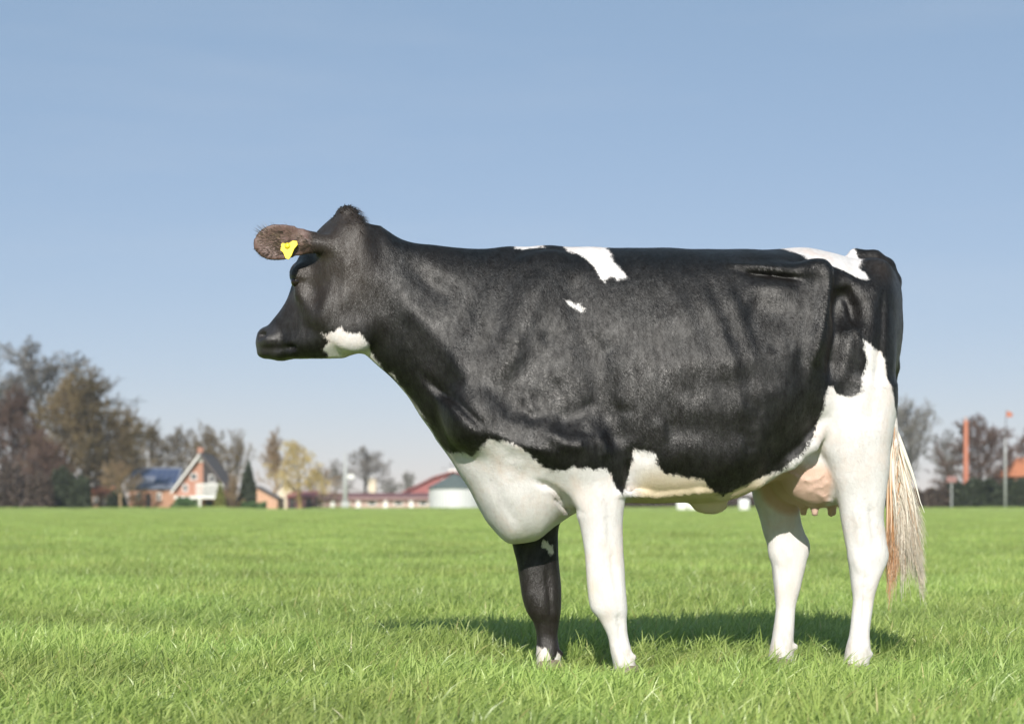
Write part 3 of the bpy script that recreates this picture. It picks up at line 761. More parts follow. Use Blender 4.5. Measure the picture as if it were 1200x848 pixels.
def build_cow():
    root = empty('dairy_cow', (PX0, PY0, 0), YAW)
    tag(root, 'black and white dairy cow standing side-on in the grass with a yellow ear tag', 'cow')
    G = build_cow_field(); V, Q = surface_nets(G); V = smooth(V, Q, 3)
    # keep the main body only (drop any crumbs)
    me = np_mesh('body', V, Q)
    x, y, z = V.T
    # ---- white markings, near side, as outlines in side view
    main = [(455, 430), (466, 434), (478, 450), (490, 467), (502, 482), (510, 497), (516, 508), (524, 519), (534, 529), (546, 529), (556, 534), (563, 522), (570, 513), (577, 517), (588, 517), (600, 522),
            (611, 528), (620, 536), (630, 545), (640, 551), (650, 551), (658, 552), (666, 546), (675, 549), (681, 547), (690, 551), (700, 548), (707, 552), (711, 556), (716, 571), (721, 574), (725, 581),
            (730, 570), (735, 556), (736, 540), (737, 526), (747, 528), (756, 530), (761, 534), (763, 546), (775, 555), (786, 556), (798, 559), (817, 561), (826, 571), (836, 577), (847, 581), (860, 573), (884, 561),
            (911, 551), (937, 528), (950, 505), (955, 482), (957, 468), (961, 453), (967, 455), (973, 462), (984, 465.5), (996, 463), (1001, 457), (1000, 445), (1005, 436), (1008, 424), (1004, 410), (1003, 398),
            (1012, 404), (1020, 410), (1029, 414), (1032, 428), (1033, 441), (1038, 453), (1040, 464), (1044, 476), (1050, 484), (1130, 486), (1130, 900), (540, 900), (540, 620), (440, 470)]
    wn_ = poly_sd(pxpoly(main, -.2), x, z)
    # the far side has its own outline, higher on the belly, black front leg
    farp = [(462, 450), (482, 464), (512, 512), (546, 540), (575, 535), (610, 560), (640, 590), (690, 585), (740, 560), (800, 548), (850, 565), (900, 530), (940, 470), (985, 430), (1010, 450), (1040, 480), (1130, 486), (1130, 900), (540, 900), (540, 620), (440, 470)]
    wf_ = poly_sd(pxpoly(farp, .2), x, z)
    kx0, _ = Lc(590, 700, .14); kx1, _ = Lc(675, 700, .14)
    legz = Lc(640, 752, .14)[1]
    legz = legz - .05 + .05 * np.clip((Lc(646, 752, .14)[0] - x) / .05, 0, 1.6) + .012 * np.sin(x * 160) + .01 * np.sin(x * 70 + y * 90)
    blackleg = np.minimum(np.minimum(x - kx0 + .1, kx1 + .03 - x), np.minimum(y - .075, z - legz)); blackleg = np.minimum(blackleg, 0.70 - z)
    frnt = Lc(640, 770, .14)
    wf_ = np.minimum(wf_, -blackleg)
    spot = poly_sd(pxpoly([(636, 633), (642, 634), (648, 640), (650, 648), (646, 650), (641, 644), (635, 640)], .10), x, z)
    wf_ = np.maximum(wf_, np.where(y < .2, spot, -1))
    t = np.clip((y + .02) / .05, 0, 1); white = wn_ * (1 - t) + wf_ * t
    def addw(s):
        nonlocal white; white = np.maximum(white, s)
    # patch over the withers, small fleck, loin patch at the tail head, sliver on the ridge
    wp = poly_sd(pxpoly([(664, 275), (668, 292), (680, 296), (687, 301), (694, 312), (699, 324), (703, 333), (710, 325), (720, 329), (731, 328), (722, 314), (717, 306), (718, 296), (714, 275)], -.12), x, z)
    addw(np.where(y < .12, wp, -1))
    addw(np.where(y < 0, poly_sd(pxpoly([(664, 349), (671, 351), (680, 356), (687, 361), (684, 366), (676, 360), (668, 355)], -.22), x, z), -1))
    addw(np.where(np.abs(y) < .19, poly_sd(pxpoly([(914, 280), (919, 294), (934, 308), (950, 314), (962, 320), (972, 328), (984, 335), (996, 338), (1004, 336), (1003, 326), (997, 317), (1004, 309), (1008, 303), (1004, 280)], -.06), x, z), -1))
    addw(np.where(np.abs(y) < .05, poly_sd(pxpoly([(598, 280), (602, 293), (616, 294), (634, 291), (638, 280)], 0), x, z), -1))
    # jaw patch
    jp = poly_sd(pxpoly([(377, 390), (384, 392), (391, 389), (398, 382), (403, 389), (411, 391), (420, 390), (427, 398), (434, 408), (442, 420), (452, 437), (448, 440), (420, 432), (380, 432), (386, 416), (380, 408), (386, 400)], -.05), x, z)
    addw(jp)
    white = np.where((x < Lc(372, 400, 0)[0]) & (z > 1.04), -1, white)
    # tail tip white
    tz = Lc(1045, 488, 0)[1]; tx = Lc(1041, 500, 0)[0]
    addw(np.where((x > tx - .02) & (np.abs(y) < .05), tz - z, -1))
    white = np.where((x > Lc(1034, 430, 0)[0]) & (np.abs(y) < .045) & (z > tz), np.minimum(white, tz - z), white)
    # ---- other tints
    uc = P3(955, 560, 0)
    ud = np.sqrt(((x - uc[0] - .03) / .27) ** 2 + (y / .21) ** 2 + ((z - uc[2] + .03) / .145) ** 2)
    pink = np.clip((1.05 - ud) / .12, 0, 1) * np.clip((Lc(976, 560, -.15)[0] + .3 * np.clip(y + .10, 0, .2) - x) / .02, 0, 1) * np.clip((.205 - np.abs(y)) / .02, 0, 1)
    pink = np.maximum(pink, np.clip((P3(958, 589, 0)[2] - z) / .01, 0, 1) * (np.abs(y) < .10) * (np.abs(x - uc[0]) < .18) * (z > .5))
    belly = np.clip((.76 - z) / .09, 0, 1) * np.clip((x - Lc(728, 570, -.1)[0]) / .05, 0, 1) * np.clip((Lc(905, 570, -.1)[0] - x) / .08, 0, 1) * np.clip((z - .54) / .02, 0, 1)
    cream = np.clip(belly, 0, 1)
    kn = P3(692, 690, -.18); cream = np.maximum(cream, .35 * np.clip(1 - np.sqrt((x - kn[0]) ** 2 + (z - kn[2]) ** 2) / .08, 0, 1))
    mzx = Lc(318, 400, .1)[0]
    skin = np.clip((Lc(328, 390, .1)[0] - x) / .02, 0, 1) * np.clip((1.25 - z) / .03, 0, 1) * (z > 1.04)
    er, et = P3(372, 287, -.1), P3(300, 280, -.25)
    # inside of the near ear
    me.update(); nr = np.zeros(len(V) * 3, np.float32); me.vertices.foreach_get('normal', nr); nr = nr.reshape(-1, 3)
    inear = np.clip((Lc(368, 287, -.12)[0] - x) / .03, 0, 1) * np.clip((z - Lc(330, 316, -.15)[1]) / .01, 0, 1) * (y < .0) * np.clip((-nr[:, 1] - .1) / .4, 0, 1) * np.where(x > Lc(343, 300, -.12)[0], z > Lc(343, 302, -.12)[1], 1)
    brown = np.clip((x - Lc(455, 300, 0)[0]) / -.12, 0, 1) * np.clip((z - 1.16) / .2, 0, 1) * .9
    lg = np.clip((.44 - z) / .1, 0, 1) * (y > .05) * (x < Lc(700, 700, .1)[0]); brown = np.maximum(brown, lg * .35)
    rp_ = P3(1028, 315, -.08); brown = np.maximum(brown, .8 * np.clip(1 - np.sqrt((x - rp_[0]) ** 2 + (z - rp_[2]) ** 2) / .09, 0, 1))
    for nm, arr in (('white', np.clip(white, -1, 1)), ('pink', pink * .9), ('cream', cream), ('skin', skin), ('earpink', inear * .9), ('brown', brown)):
        a = me.attributes.new(nm, 'FLOAT', 'POINT'); a.data.foreach_set('value', arr.astype(np.float32))
    me.polygons.foreach_set('use_smooth', np.ones(len(me.polygons), bool))
    me.materials.append(coat_mat())
    body = bpy.data.objects.new('body', me); COL.objects.link(body); body.parent = root
    # ---- short coat hair: one flat tapering hair per triangle, lying along the flow of the coat
    NH = 620000; rg = np.random.default_rng(21)
    A_, B_, C_, D_ = (V[Q[:, k]] for k in range(4))
    area = .5 * np.linalg.norm(np.cross(C_ - A_, D_ - B_), axis=1)
    fi = rg.choice(len(Q), NH, p=area / area.sum()); u, v = rg.random((2, NH, 1))
    w4 = np.concatenate([(1 - u) * (1 - v), u * (1 - v), u * v, (1 - u) * v], 1); q4 = Q[fi]
    Pt = (V[q4] * w4[:, :, None]).sum(1); Nr = (nr[q4] * w4[:, :, None]).sum(1); Nr /= np.linalg.norm(Nr, axis=1)[:, None] + 1e-9
    att = {nm: (arr[q4] * w4).sum(1) for nm, arr in (('white', white), ('cream', cream), ('brown', brown), ('pink', pink), ('skin', skin), ('ear', inear))}
    keep = (att['pink'] < .3) & (att['skin'] < .3) & (att['ear'] < .2) & (Pt[:, 2] > .09)
    Pt, Nr = Pt[keep], Nr[keep]; att = {k: a[keep] for k, a in att.items()}; NH = len(Pt)
    legw = np.clip((.55 - Pt[:, 2]) / .1, 0, 1); headw = np.clip((Lc(440, 350, 0)[0] - Pt[:, 0]) / .1, 0, 1)
    fl = np.stack([.75 * (1 - legw) * (1 - headw) - .5 * headw, 0 * legw, -1.0 + 0 * legw], 1)
    sw = np.sin(Pt[:, 0] * 6 + Pt[:, 2] * 4) * .35 + np.sin(Pt[:, 0] * 11 - Pt[:, 2] * 9 + 1) * .20 + np.sin(Pt[:, 2] * 19 + Pt[:, 0] * 5) * .10
    fl[:, 0] += sw * (1 - legw); fl += rg.normal(0, .15, fl.shape)
    fl -= Nr * (fl * Nr).sum(1)[:, None]; fl /= np.linalg.norm(fl, axis=1)[:, None] + 1e-9
    lift = rg.uniform(.03, .13, NH)[:, None]; dr = fl + Nr * lift; dr /= np.linalg.norm(dr, axis=1)[:, None]
    sd_ = np.cross(fl, Nr); sd_ += Nr * rg.normal(0, .09, NH)[:, None]
    ln = rg.uniform(.008, .016, NH) * (1 - .45 * legw) * (1 - .3 * headw); wd = rg.uniform(.0007, .0013, NH)
    HV_ = np.stack([Pt - sd_ * wd[:, None] - Nr * .001, Pt + sd_ * wd[:, None] - Nr * .001, Pt + dr * ln[:, None]], 1).reshape(-1, 3)
    hme = np_mesh('coat_hair', HV_, np.arange(3 * NH).reshape(-1, 3))
    for nm in ('white', 'cream', 'brown'):
        a = hme.attributes.new(nm, 'FLOAT', 'POINT'); a.data.foreach_set('value', np.repeat(np.clip(att[nm], -1, 1), 3).astype(np.float32))
    hme.materials.append(coat_mat(True)); ho = bpy.data.objects.new('coat_hair', hme); COL.objects.link(ho); ho.parent = root; ho['kind'] = 'stuff'
    # ---- eyes
    em, n, l, p = new_mat('cow_eye'); p.inputs['Base Color'].default_value = (.012, .008, .007, 1); p.inputs['Roughness'].default_value = .08
    TAN = math.tan(rad(27)); hx0 = Lc(415, 300, 0)[0]
    def H(px, py, lat):
        yy = TAN * (hx0 - Lc(px, 350, 0)[0]) + lat * .92; return P3(px, py, yy)
    for sg in (-1, 1):
        c = H(347, 330, sg * .088); b = MB()
        b.lathe([(.0005, -.018), (.007, -.0165), (.013, -.0125), (.0165, -.007), (.018, 0), (.0165, .007), (.013, .0125), (.007, .0165), (.0005, .018)], n=16)
        o = b.build('eye', em, root, True); o.location = c
    # ---- ear tag
    tm = plain('tag_yellow', (.78, .62, .03), .45, .06, 30, spec=.5)
    tip, rt = H(298, 280, -.285), H(384, 288, -.095)
    ax = Vector(tip - rt).normalized()
    pts = [(323.5, 286), (329, 284), (337, 286), (343, 282), (348, 282.5), (349, 287), (345, 292), (342, 300), (339, 304.5), (335, 303), (332, 296), (326, 291)]
    b = MB(); b.prism([((px - 337) * .0029, (291 - py) * .0029) for px, py in pts], -.0025, .0025)
    yy = min(G.surf_y(*Lc(a_, b_, -.2)) for a_, b_ in ((326, 288), (336, 290), (346, 285), (338, 300))) - .006
    tg = b.build('ear_tag', tm, root); tg.location = P3(337, 291, yy); tg.rotation_euler = (rad(-8), 0, rad(-18))
    bv = tg.modifiers.new('bevel', 'BEVEL'); bv.width = .0012; bv.segments = 2
    st = MB().lathe([(.010, 0), (.010, .003), (.006, .006), (.003, .007)], n=14).build('tag_stud', tm, tg, True); st.rotation_euler = (rad(90), 0, 0); st.location = (0.0, -.003, .008)
    # ---- hair inside the near ear
    he, n, l, p = new_mat('ear_hair'); at = n.new('ShaderNodeAttribute'); at.attribute_name = 'stain'
    r = n.new('ShaderNodeValToRGB'); r.color_ramp.elements[0].color = (.02, .017, .016, 1); r.color_ramp.elements[1].color = (.34, .25, .19, 1)
    l.new(at.outputs['Fac'], r.inputs['Fac']); l.new(r.outputs['Color'], p.inputs['Base Color']); p.inputs['Roughness'].default_value = .5
    hr = random.Random(4); HV, HF, HS = [], [], []
    for i in range(900):
        px, py = hr.uniform(305, 366), hr.uniform(268, 303)
        if ((px - 334) / 34) ** 2 + ((py - 286 + (px - 334) * -.08) / 19) ** 2 > 1.05: continue
        x_, z_ = Lc(px, py, -.2); y_ = G.surf_y(x_, z_); x_, z_ = Lc(px, py, y_); y_ = G.surf_y(x_, z_)
        ln = hr.uniform(.014, .034); rim = ((px - 334) / 34) ** 2 + ((py - 286 + (px - 334) * -.08) / 19) ** 2 > .72; dx, dz = (-hr.uniform(.5, 1), hr.gauss(.15, .35)) if not rim else ((px - 334) / 34 * .6 - .4, -(py - 286) / 19 * .8); b = len(HV); st = hr.random() ** 1.5 if py < 290 else hr.random() * .35
        for k in range(4):
            t = k / 3; w_ = .0009 * (1 - .8 * t)
            q = (x_ + dx * ln * t, y_ - .002 - ln * (.55 * t - .25 * t * t), z_ + dz * ln * t)
            HV += [(q[0], q[1], q[2] - w_), (q[0], q[1] - w_, q[2] + w_)]; HS += [st, st]
        for k in range(3): HF.append((b + 2 * k, b + 2 * k + 1, b + 2 * k + 3, b + 2 * k + 2))
    eo = mesh_obj('ear_hair', HV, HF, he, root); a = eo.data.attributes.new('stain', 'FLOAT', 'POINT'); a.data.foreach_set('value', HS)
    eo['kind'] = 'stuff'
    # ---- dark hair tuft on the poll
    PV, PF, PS = [], [], []
    for i in range(900):
        px, py = hr.uniform(386, 426), hr.uniform(244, 266); lat = hr.gauss(0, .032)
        q = H(px, py, lat); ix = [int(round((q[k] - G.lo[k]) / G.h)) for k in range(3)]
        colz = np.where(G.F[ix[0], ix[1], :] < 0)[0]
        if len(colz) == 0: continue
        q[2] = G.ax[2][colz[-1]]
        if q[2] < P3(400, 276, 0)[2]: continue
        ln = hr.uniform(.012, .026); dv = Vector((hr.gauss(.35, .35), hr.gauss(-.25, .35), hr.uniform(.1, .7))).normalized(); b = len(PV)
        for k in range(4):
            t = k / 3; w_ = .0013 * (1 - .8 * t); p_ = Vector(q) + dv * (ln * t) + Vector((.010 * t * t, -.004 * t * t, -.016 * t * t))
            PV += [(p_.x - w_, p_.y, p_.z), (p_.x + w_, p_.y + w_, p_.z)]; st = hr.random() * .18; PS += [st, st]
        for k in range(3): PF.append((b + 2 * k, b + 2 * k + 1, b + 2 * k + 3, b + 2 * k + 2))
    po = mesh_obj('poll_hair', PV, PF, he, root); a = po.data.attributes.new('stain', 'FLOAT', 'POINT'); a.data.foreach_set('value', PS); po['kind'] = 'stuff'
    # ---- hooves: two claws each
    hm = plain('hoof_horn', (.20, .165, .12), .5, .5, 40, bump=.3)
    def hoof(px, c, wide):
        xg = Lc(px, 770, c)[0]; b = MB()
        for s in (-1, 1):
            ring = []
            for z_, f_, w_ in ((0.0, .048, .0235), (.025, .045, .0230), (.045, .041, .0220), (.062, .034, .0190)):
                nb = 14; base = len(b.v); ring.append(base)
                for i in range(nb):
                    a = 2 * math.pi * i / nb; ca, sa = math.cos(a), math.sin(a)
                    ex = -ca * f_ * (1.12 if ca > 0 else .9) - (.012 * (1 - z_ / .062)); b.v.append((ex, s * .0225 + sa * w_, z_))
            for q in range(3):
                for i in range(14):
                    j = (i + 1) % 14; b.f.append((ring[q] + i, ring[q] + j, ring[q + 1] + j, ring[q + 1] + i))
            b.f.append(tuple(range(ring[0] + 13, ring[0] - 1, -1))); b.f.append(tuple(range(ring[3], ring[3] + 14)))
        o = b.build('hoof', hm, root, True); o.location = (xg, c, 0.0)
    hoof(736, -.172, .05); hoof(644, .14, .05); hoof(1004, -.168, .05); hoof(916, .19, .05)
    # ---- tail switch
    sm, n, l, p = new_mat('tail_hair'); at = n.new('ShaderNodeAttribute'); at.attribute_name = 'stain'
    r = n.new('ShaderNodeValToRGB'); r.color_ramp.elements[0].color = (.95, .92, .84, 1); r.color_ramp.elements[1].color = (.80, .42, .14, 1)
    l.new(at.outputs['Fac'], r.inputs['Fac']); l.new(r.outputs['Color'], p.inputs['Base Color']); p.inputs['Roughness'].default_value = .5
    trn = n.new('ShaderNodeBsdfTranslucent'); l.new(r.outputs['Color'], trn.inputs['Color']); mxs = n.new('ShaderNodeMixShader'); mxs.inputs[0].default_value = .38
    l.new(p.outputs[0], mxs.inputs[1]); l.new(trn.outputs[0], mxs.inputs[2]); l.new(mxs.outputs[0], n['Material Output'].inputs['Surface'])
    rng = random.Random(8); V2 = []; F2 = []; ST = []
    def strand(path, r0, st):
        ns = len(path); b = len(V2)
        for i, q in enumerate(path):
            rr = r0 * (1 - .75 * i / (ns - 1))
            for k in range(3):
                a = 2.094 * k + i * .3; V2.append((q[0] + math.cos(a) * rr, q[1] + math.sin(a) * rr, q[2])); ST.append(st)
        for i in range(ns - 1):
            for k in range(3):
                j = (k + 1) % 3; F2.append((b + 3 * i + k, b + 3 * i + j, b + 3 * i + 3 + j, b + 3 * i + 3 + k))
    LK = [(rng.random(), rng.gauss(0, 1), rng.random()) for _ in range(46)]
    def lock(path, r0, st):
        ns, b = len(path), len(V2)
        for i, q in enumerate(path):
            rr = r0 * (.55 + .45 * math.sin(math.pi * min(1, i / (ns - 1) * 1.3))) * (1 - .8 * (i / (ns - 1)) ** 3)
            for k in range(6):
                a = 1.0472 * k; V2.append((q[0] + math.cos(a) * rr, q[1] + math.sin(a) * rr, q[2])); ST.append(st)
        for i in range(ns - 1):
            for k in range(6):
                j = (k + 1) % 6; F2.append((b + 6 * i + k, b + 6 * i + j, b + 6 * i + 6 + j, b + 6 * i + 6 + k))
    for li, lk in enumerate(LK):
        orange = li < 12
        a = P3(1045 + 5 * lk[2], 488 + 60 * lk[2], 0)
        ex = (1036 + 13 * lk[0]) if orange else 1042 + 41 * lk[0] ** .8; ey = (620 + 52 * lk[2]) if orange else 600 + 58 * lk[2]
        e = P3(ex, ey, 0); path = []
        for k in range(10):
            t = k / 9; bul = math.sin(math.pi * min(1, t * 1.15)) * .012 * (1 if ex > 1055 else -.6); wv = (.003 + .007 * lk[2]) * math.sin(lk[0] * 40 + (.8 + .9 * lk[0]) * 6.28 * t) * t
            path.append((a[0] + (e[0] - a[0]) * t ** 1.25 + wv + bul, ((-.018 if orange else 0) + .026 * lk[1]) * t + wv * .6, a[2] + (e[2] - a[2]) * t))
        lock(path, .0085, (.35 + .5 * lk[2]) if orange else .06 * lk[2])
    for i in range(2600):
        lk = LK[i % 46]; u = rng.random(); lat = rng.gauss(0, 1)
        s0 = rng.uniform(0, 1)
        a = P3(1045 + 8 * s0, 492 + 105 * s0, 0)
        orange = rng.random() < .28
        orange = (i % 46) < 12
        if orange: ex, ey = 1036 + 13 * lk[0] + rng.gauss(0, 1.3), 632 + 52 * lk[2] + rng.gauss(0, 9) + 26 * rng.random() ** 3
        else:
            ex = 1042 + 41 * lk[0] ** .8 + rng.gauss(0, 1.5); ey = 610 + 58 * lk[2] + rng.gauss(0, 9) + 28 * rng.random() ** 3 + (6 if ex > 1060 else -6)
        e = P3(ex, ey, 0); lat_e = (-.018 if orange else .0) + .026 * lk[1] + rng.gauss(0, .007); lat_s = rng.gauss(0, .009)
        ph, am, fr = lk[0] * 40 + rng.gauss(0, .35), .003 + .007 * lk[2], .8 + .9 * lk[0]
        path = []
        for k in range(10):
            t = k / 9; bul = math.sin(math.pi * min(1, t * 1.15)) * .012 * (1 if ex > 1055 else -.6)
            wv = am * math.sin(ph + fr * 6.28 * t) * t
            path.append((a[0] + rng.uniform(-.001, .001) + (e[0] - a[0]) * t ** 1.25 + wv + bul, lat_s + (lat_e - lat_s) * t + wv * .6, a[2] + (e[2] - a[2]) * t))
        strand(path, rng.uniform(.0011, .0021), (rng.uniform(.25, .95) if orange else (rng.uniform(0, .12) if rng.random() < .9 else rng.uniform(.2, .6))))
    o = mesh_obj('tail_switch', V2, F2, sm, root, True); a = o.data.attributes.new('stain', 'FLOAT', 'POINT'); a.data.foreach_set('value', ST)
    o['label'] = 'cream and orange stained tail hair'
    return root
build_cow()
#BACKGROUND
# ------------------------------------------------------------------ trees
def tree_geo(seed, form):
    """unit tree about 14 m high; returns (limb verts, limb faces), (twig verts, twig faces)"""
    R = random.Random(seed); LV, LF, TV, TF = [], [], [], []
    def seg(V, F, p0, p1, r0, r1, n):
        d = (p1 - p0)
        if d.length < 1e-4: return
        u = d.orthogonal().normalized(); w_ = d.normalized().cross(u); b = len(V)
        for p, r in ((p0, r0), (p1, r1)):
            for k in range(n):
                a = 6.2832 * k / n; V.append(tuple(p + u * (math.cos(a) * r) + w_ * (math.sin(a) * r)))
        for k in range(n):
            j = (k + 1) % n; F.append((b + k, b + j, b + n + j, b + n + k))
    cfg = dict(round=(9, .34, 1.0, 0.10, 1.0), dense=(17, .05, 1.05, 0.06, 1.7), upright=(9, .22, .42, 0.35, 1.0), willow=(9, .30, .95, 0.05, 1.25), shrub=(10, .06, .95, .12, 1.2))[form]
    nl, t0, spread, up, dens = cfg
    kids = {1: 6 if form != 'dense' else 7, 2: 6, 3: int(7 * dens)}
    def branch(p, d, L, r, lev):
        if lev == 4:
            e = p + d * L
            if form == 'willow': e.z -= L * .9
            seg(TV, TF, p, e, r, r * .35, 3); return
        ns = 3 if lev < 3 else 2; pts = [p.copy()]; dd = d.copy(); q = p.copy()
        for i in range(ns):
            dd = (dd + Vector((R.gauss(0, .16), R.gauss(0, .16), R.gauss(0, .12) + up * .5 + (.05 if form != 'willow' else -.10 * lev)))).normalized()
            q = q + dd * (L / ns); pts.append(q.copy())
        for i in range(ns):
            ra, rb = r * (1 - .65 * i / ns), r * (1 - .65 * (i + 1) / ns)
            seg(*((LV, LF) if lev < 3 else (TV, TF)), pts[i], pts[i + 1], ra, rb, 5 if lev < 2 else (4 if lev < 3 else 3))
        for k in range(kids[lev]):
            t = .18 + .82 * (k + R.random()) / kids[lev]; i = min(ns - 1, int(t * ns)); f = t * ns - i
            o = pts[i].lerp(pts[i + 1], f); ax = (pts[i + 1] - pts[i]).normalized()
            ang = R.uniform(.4, 1.0); az = R.uniform(0, 6.283)
            u = ax.orthogonal().normalized(); v = ax.cross(u)
            nd = (ax * math.cos(ang) + (u * math.cos(az) + v * math.sin(az)) * math.sin(ang)).normalized()
            branch(o, nd, L * R.uniform(.42, .62) * (1.15 - .4 * t), max(.024, r * .42), lev + 1)
    H = 14.0
    # trunk
    p = Vector((0, 0, -.3)); tp = [p.copy()]; nt = 6
    for i in range(nt):
        p = p + Vector((R.gauss(0, .12), R.gauss(0, .12), H * .62 / nt)); tp.append(p.copy())
    r0 = .30 if form != 'shrub' else .12
    for i in range(nt): seg(LV, LF, tp[i], tp[i + 1], r0 * (1 - .8 * i / nt), r0 * (1 - .8 * (i + 1) / nt), 8)
    for k in range(nl + 4):
        t = t0 + (1 - t0) * (k + R.random() * .8) / (nl + 4); i = min(nt - 1, int(t * nt)); o = tp[i].lerp(tp[i + 1], t * nt - i)
        az = k * 2.4 + R.uniform(-.4, .4); el = .25 + .95 * t + up * 1.2
        d = Vector((math.cos(az) * spread * math.cos(el), math.sin(az) * spread * math.cos(el), math.sin(el))).normalized()
        branch(o, d, H * R.uniform(.30, .42) * (1.1 - .45 * t), r0 * .42 * (1 - .5 * t), 1)
    return (LV, LF), (TV, TF)

TREES = {}
def tree_meshes(form, seed):
    k = (form, seed)
    if k not in TREES:
        (a, b), (c, d) = tree_geo(seed, form)
        m1 = bpy.data.meshes.new('trunk'); m1.from_pydata(a, [], b); m1.update(); m1.materials.append(None)
        m2 = bpy.data.meshes.new('crown'); m2.from_pydata(c, [], d); m2.update(); m2.materials.append(None)
        co = np.array(a + c); zt = co[:, 2].max(); wd = np.percentile(np.abs(co[:, 0]), 98) * 2
        TREES[k] = (m1, m2, zt, wd)
    return TREES[k]
BARK = {k: plain('bark_' + k, c, .9, .25, 4) for k, c in dict(grey=(.12, .11, .10), olive=(.07, .06, .045), purple=(.06, .045, .04), tan=(.24, .17, .10), gold=(.30, .21, .09)).items()}
TWIG = {k: plain('twig_' + k, c, .9, .25, .6) for k, c in dict(grey=(.17, .16, .145), olive=(.135, .10, .05), purple=(.115, .072, .055), tan=(.25, .175, .10), gold=(.36, .28, .115)).items()}

def tree(name, label, px, d, top, wpx, form, seed, tint, group=None, rz=0.0):
    m1, m2, zt, wd = tree_meshes(form, seed)
    h = atz(top, d); wm = wpx / FPX * d
    r = empty(name, (atx(px, d), d + CAM_Y, 0), rz)
    for nm, me, mt in (('trunk', m1, BARK[tint]), ('crown', m2, TWIG[tint])):
        o = bpy.data.objects.new(nm, me); COL.objects.link(o); o.parent = r
        o.material_slots[0].link = 'OBJECT'; o.material_slots[0].material = mt
        o.scale = (wm / wd, wm / wd, h / zt)
    tag(r, label, 'tree', group)
    return r

LEFT = 'trees at the left edge of the field'; ROW = 'trees behind the farmhouse'; MID = 'trees between the house and the red barn'; RGT = 'trees at the right edge of the field'; HID = 'trees behind the cow'
tree('bare_tree', 'tall grey bare tree rising behind the purple brown tree at far left', 48, 304, 392, 165, 'round', 1, 'grey', LEFT)
tree('bare_tree', 'grey bare tree cut by the left edge of the picture', -28, 300, 400, 150, 'round', 2, 'grey', LEFT)
tree('bare_tree', 'purple brown twiggy tree at the far left edge, low and broad', 14, 280, 446, 105, 'dense', 3, 'purple', LEFT)
tree('bare_tree', 'big dense olive brown tree left of the solar roofed barn', 100, 279, 416, 138, 'dense', 4, 'olive', LEFT)
tree('bare_tree', 'dark olive tree crowded behind the big dense one at left', 72, 290, 432, 105, 'dense', 5, 'olive', LEFT, 1.0)
tree('bare_tree', 'grey brown twiggy tree standing behind the small brick annex', 138, 300, 470, 78, 'dense', 5, 'olive', LEFT, 2.2)
tree('bare_tree', 'low dark tree between the far left purple tree and the big olive one', 52, 276, 500, 70, 'dense', 3, 'purple', LEFT, 2.9)
tree('bare_tree', 'small tan bare tree with a thin straight trunk in front of the barn', 141, 268, 536, 48, 'round', 6, 'tan', LEFT)
tree('bare_tree', 'slim olive tree behind the barn at its left end', 176, 318, 487, 62, 'round', 7, 'olive', ROW)
tree('bare_tree', 'olive bare tree behind the solar panels', 208, 322, 496, 60, 'round', 1, 'olive', ROW, 2.0)
tree('bare_tree', 'broad olive bare tree behind the gabled farmhouse', 246, 316, 490, 66, 'dense', 4, 'olive', ROW, 1.4)
tree('bare_tree', 'grey olive tree right behind the dark conifer', 277, 320, 500, 56, 'round', 2, 'olive', ROW, 2.6)
tree('bare_tree', 'small tan bare bush-like tree between the yellow cone shrub and the conifer', 271, 276, 552, 26, 'shrub', 8, 'tan', MID)
tree('bare_tree', 'narrow upright bare tree left of the yellow willow', 322, 306, 497, 34, 'upright', 9, 'tan', MID)
tree('willow_tree', 'yellow gold willow with drooping twigs and pale trunk', 352, 272, 514, 70, 'willow', 10, 'gold', MID)
tree('bare_tree', 'low tan tree right of the yellow willow', 380, 288, 543, 52, 'shrub', 8, 'tan', MID, 1.8)
tree('bare_tree', 'round grey bare tree right of the pale mast', 428, 306, 520, 62, 'round', 1, 'grey', MID, .7)
tree('bare_tree', 'small grey tree just left of the pale mast', 392, 318, 536, 40, 'round', 2, 'grey', MID, .2)
tree('bare_tree', 'faint small grey tree on the skyline left of the red barn', 478, 400, 549, 26, 'round', 7, 'grey', MID, 1.1)
tree('bare_tree', 'lower faint grey tree left of the skyline tree by the red barn', 456, 390, 558, 30, 'round', 6, 'grey', MID, 2.1)
tree('bare_tree', 'grey olive bare tree just right of the cow tail', 1066, 290, 459, 88, 'round', 7, 'grey', RGT, .9)
tree('bare_tree', 'dense purple brown tree behind the orange brick chimney', 1150, 300, 482, 112, 'dense', 3, 'purple', RGT, 2.2)
tree('bare_tree', 'purple brown tree cut by the right edge above the orange roof', 1206, 308, 492, 84, 'dense', 5, 'purple', RGT, .4)
tree('bare_tree', 'thin grey tree between the tail side tree and the orange chimney', 1108, 312, 500, 44, 'round', 6, 'grey', RGT, 1.9)
for i, (px, d, top, wp, fm, sd_, tn) in enumerate(((560, 330, 520, 70, 'round', 1, 'grey'), (640, 320, 500, 90, 'dense', 4, 'olive'), (735, 325, 490, 90, 'round', 2, 'grey'), (830, 318, 500, 95, 'dense', 5, 'purple'), (930, 322, 480, 90, 'round', 7, 'olive'), (1010, 320, 490, 80, 'round', 1, 'grey'))):
    tree('bare_tree', 'bare tree of the far row hidden behind the ' + ('cow chest', 'near front leg of the cow', 'cow belly', 'flank of the cow', 'udder of the cow', 'hind legs of the cow')[i], px, d, top, wp, fm, sd_, tn, HID, i * .8)
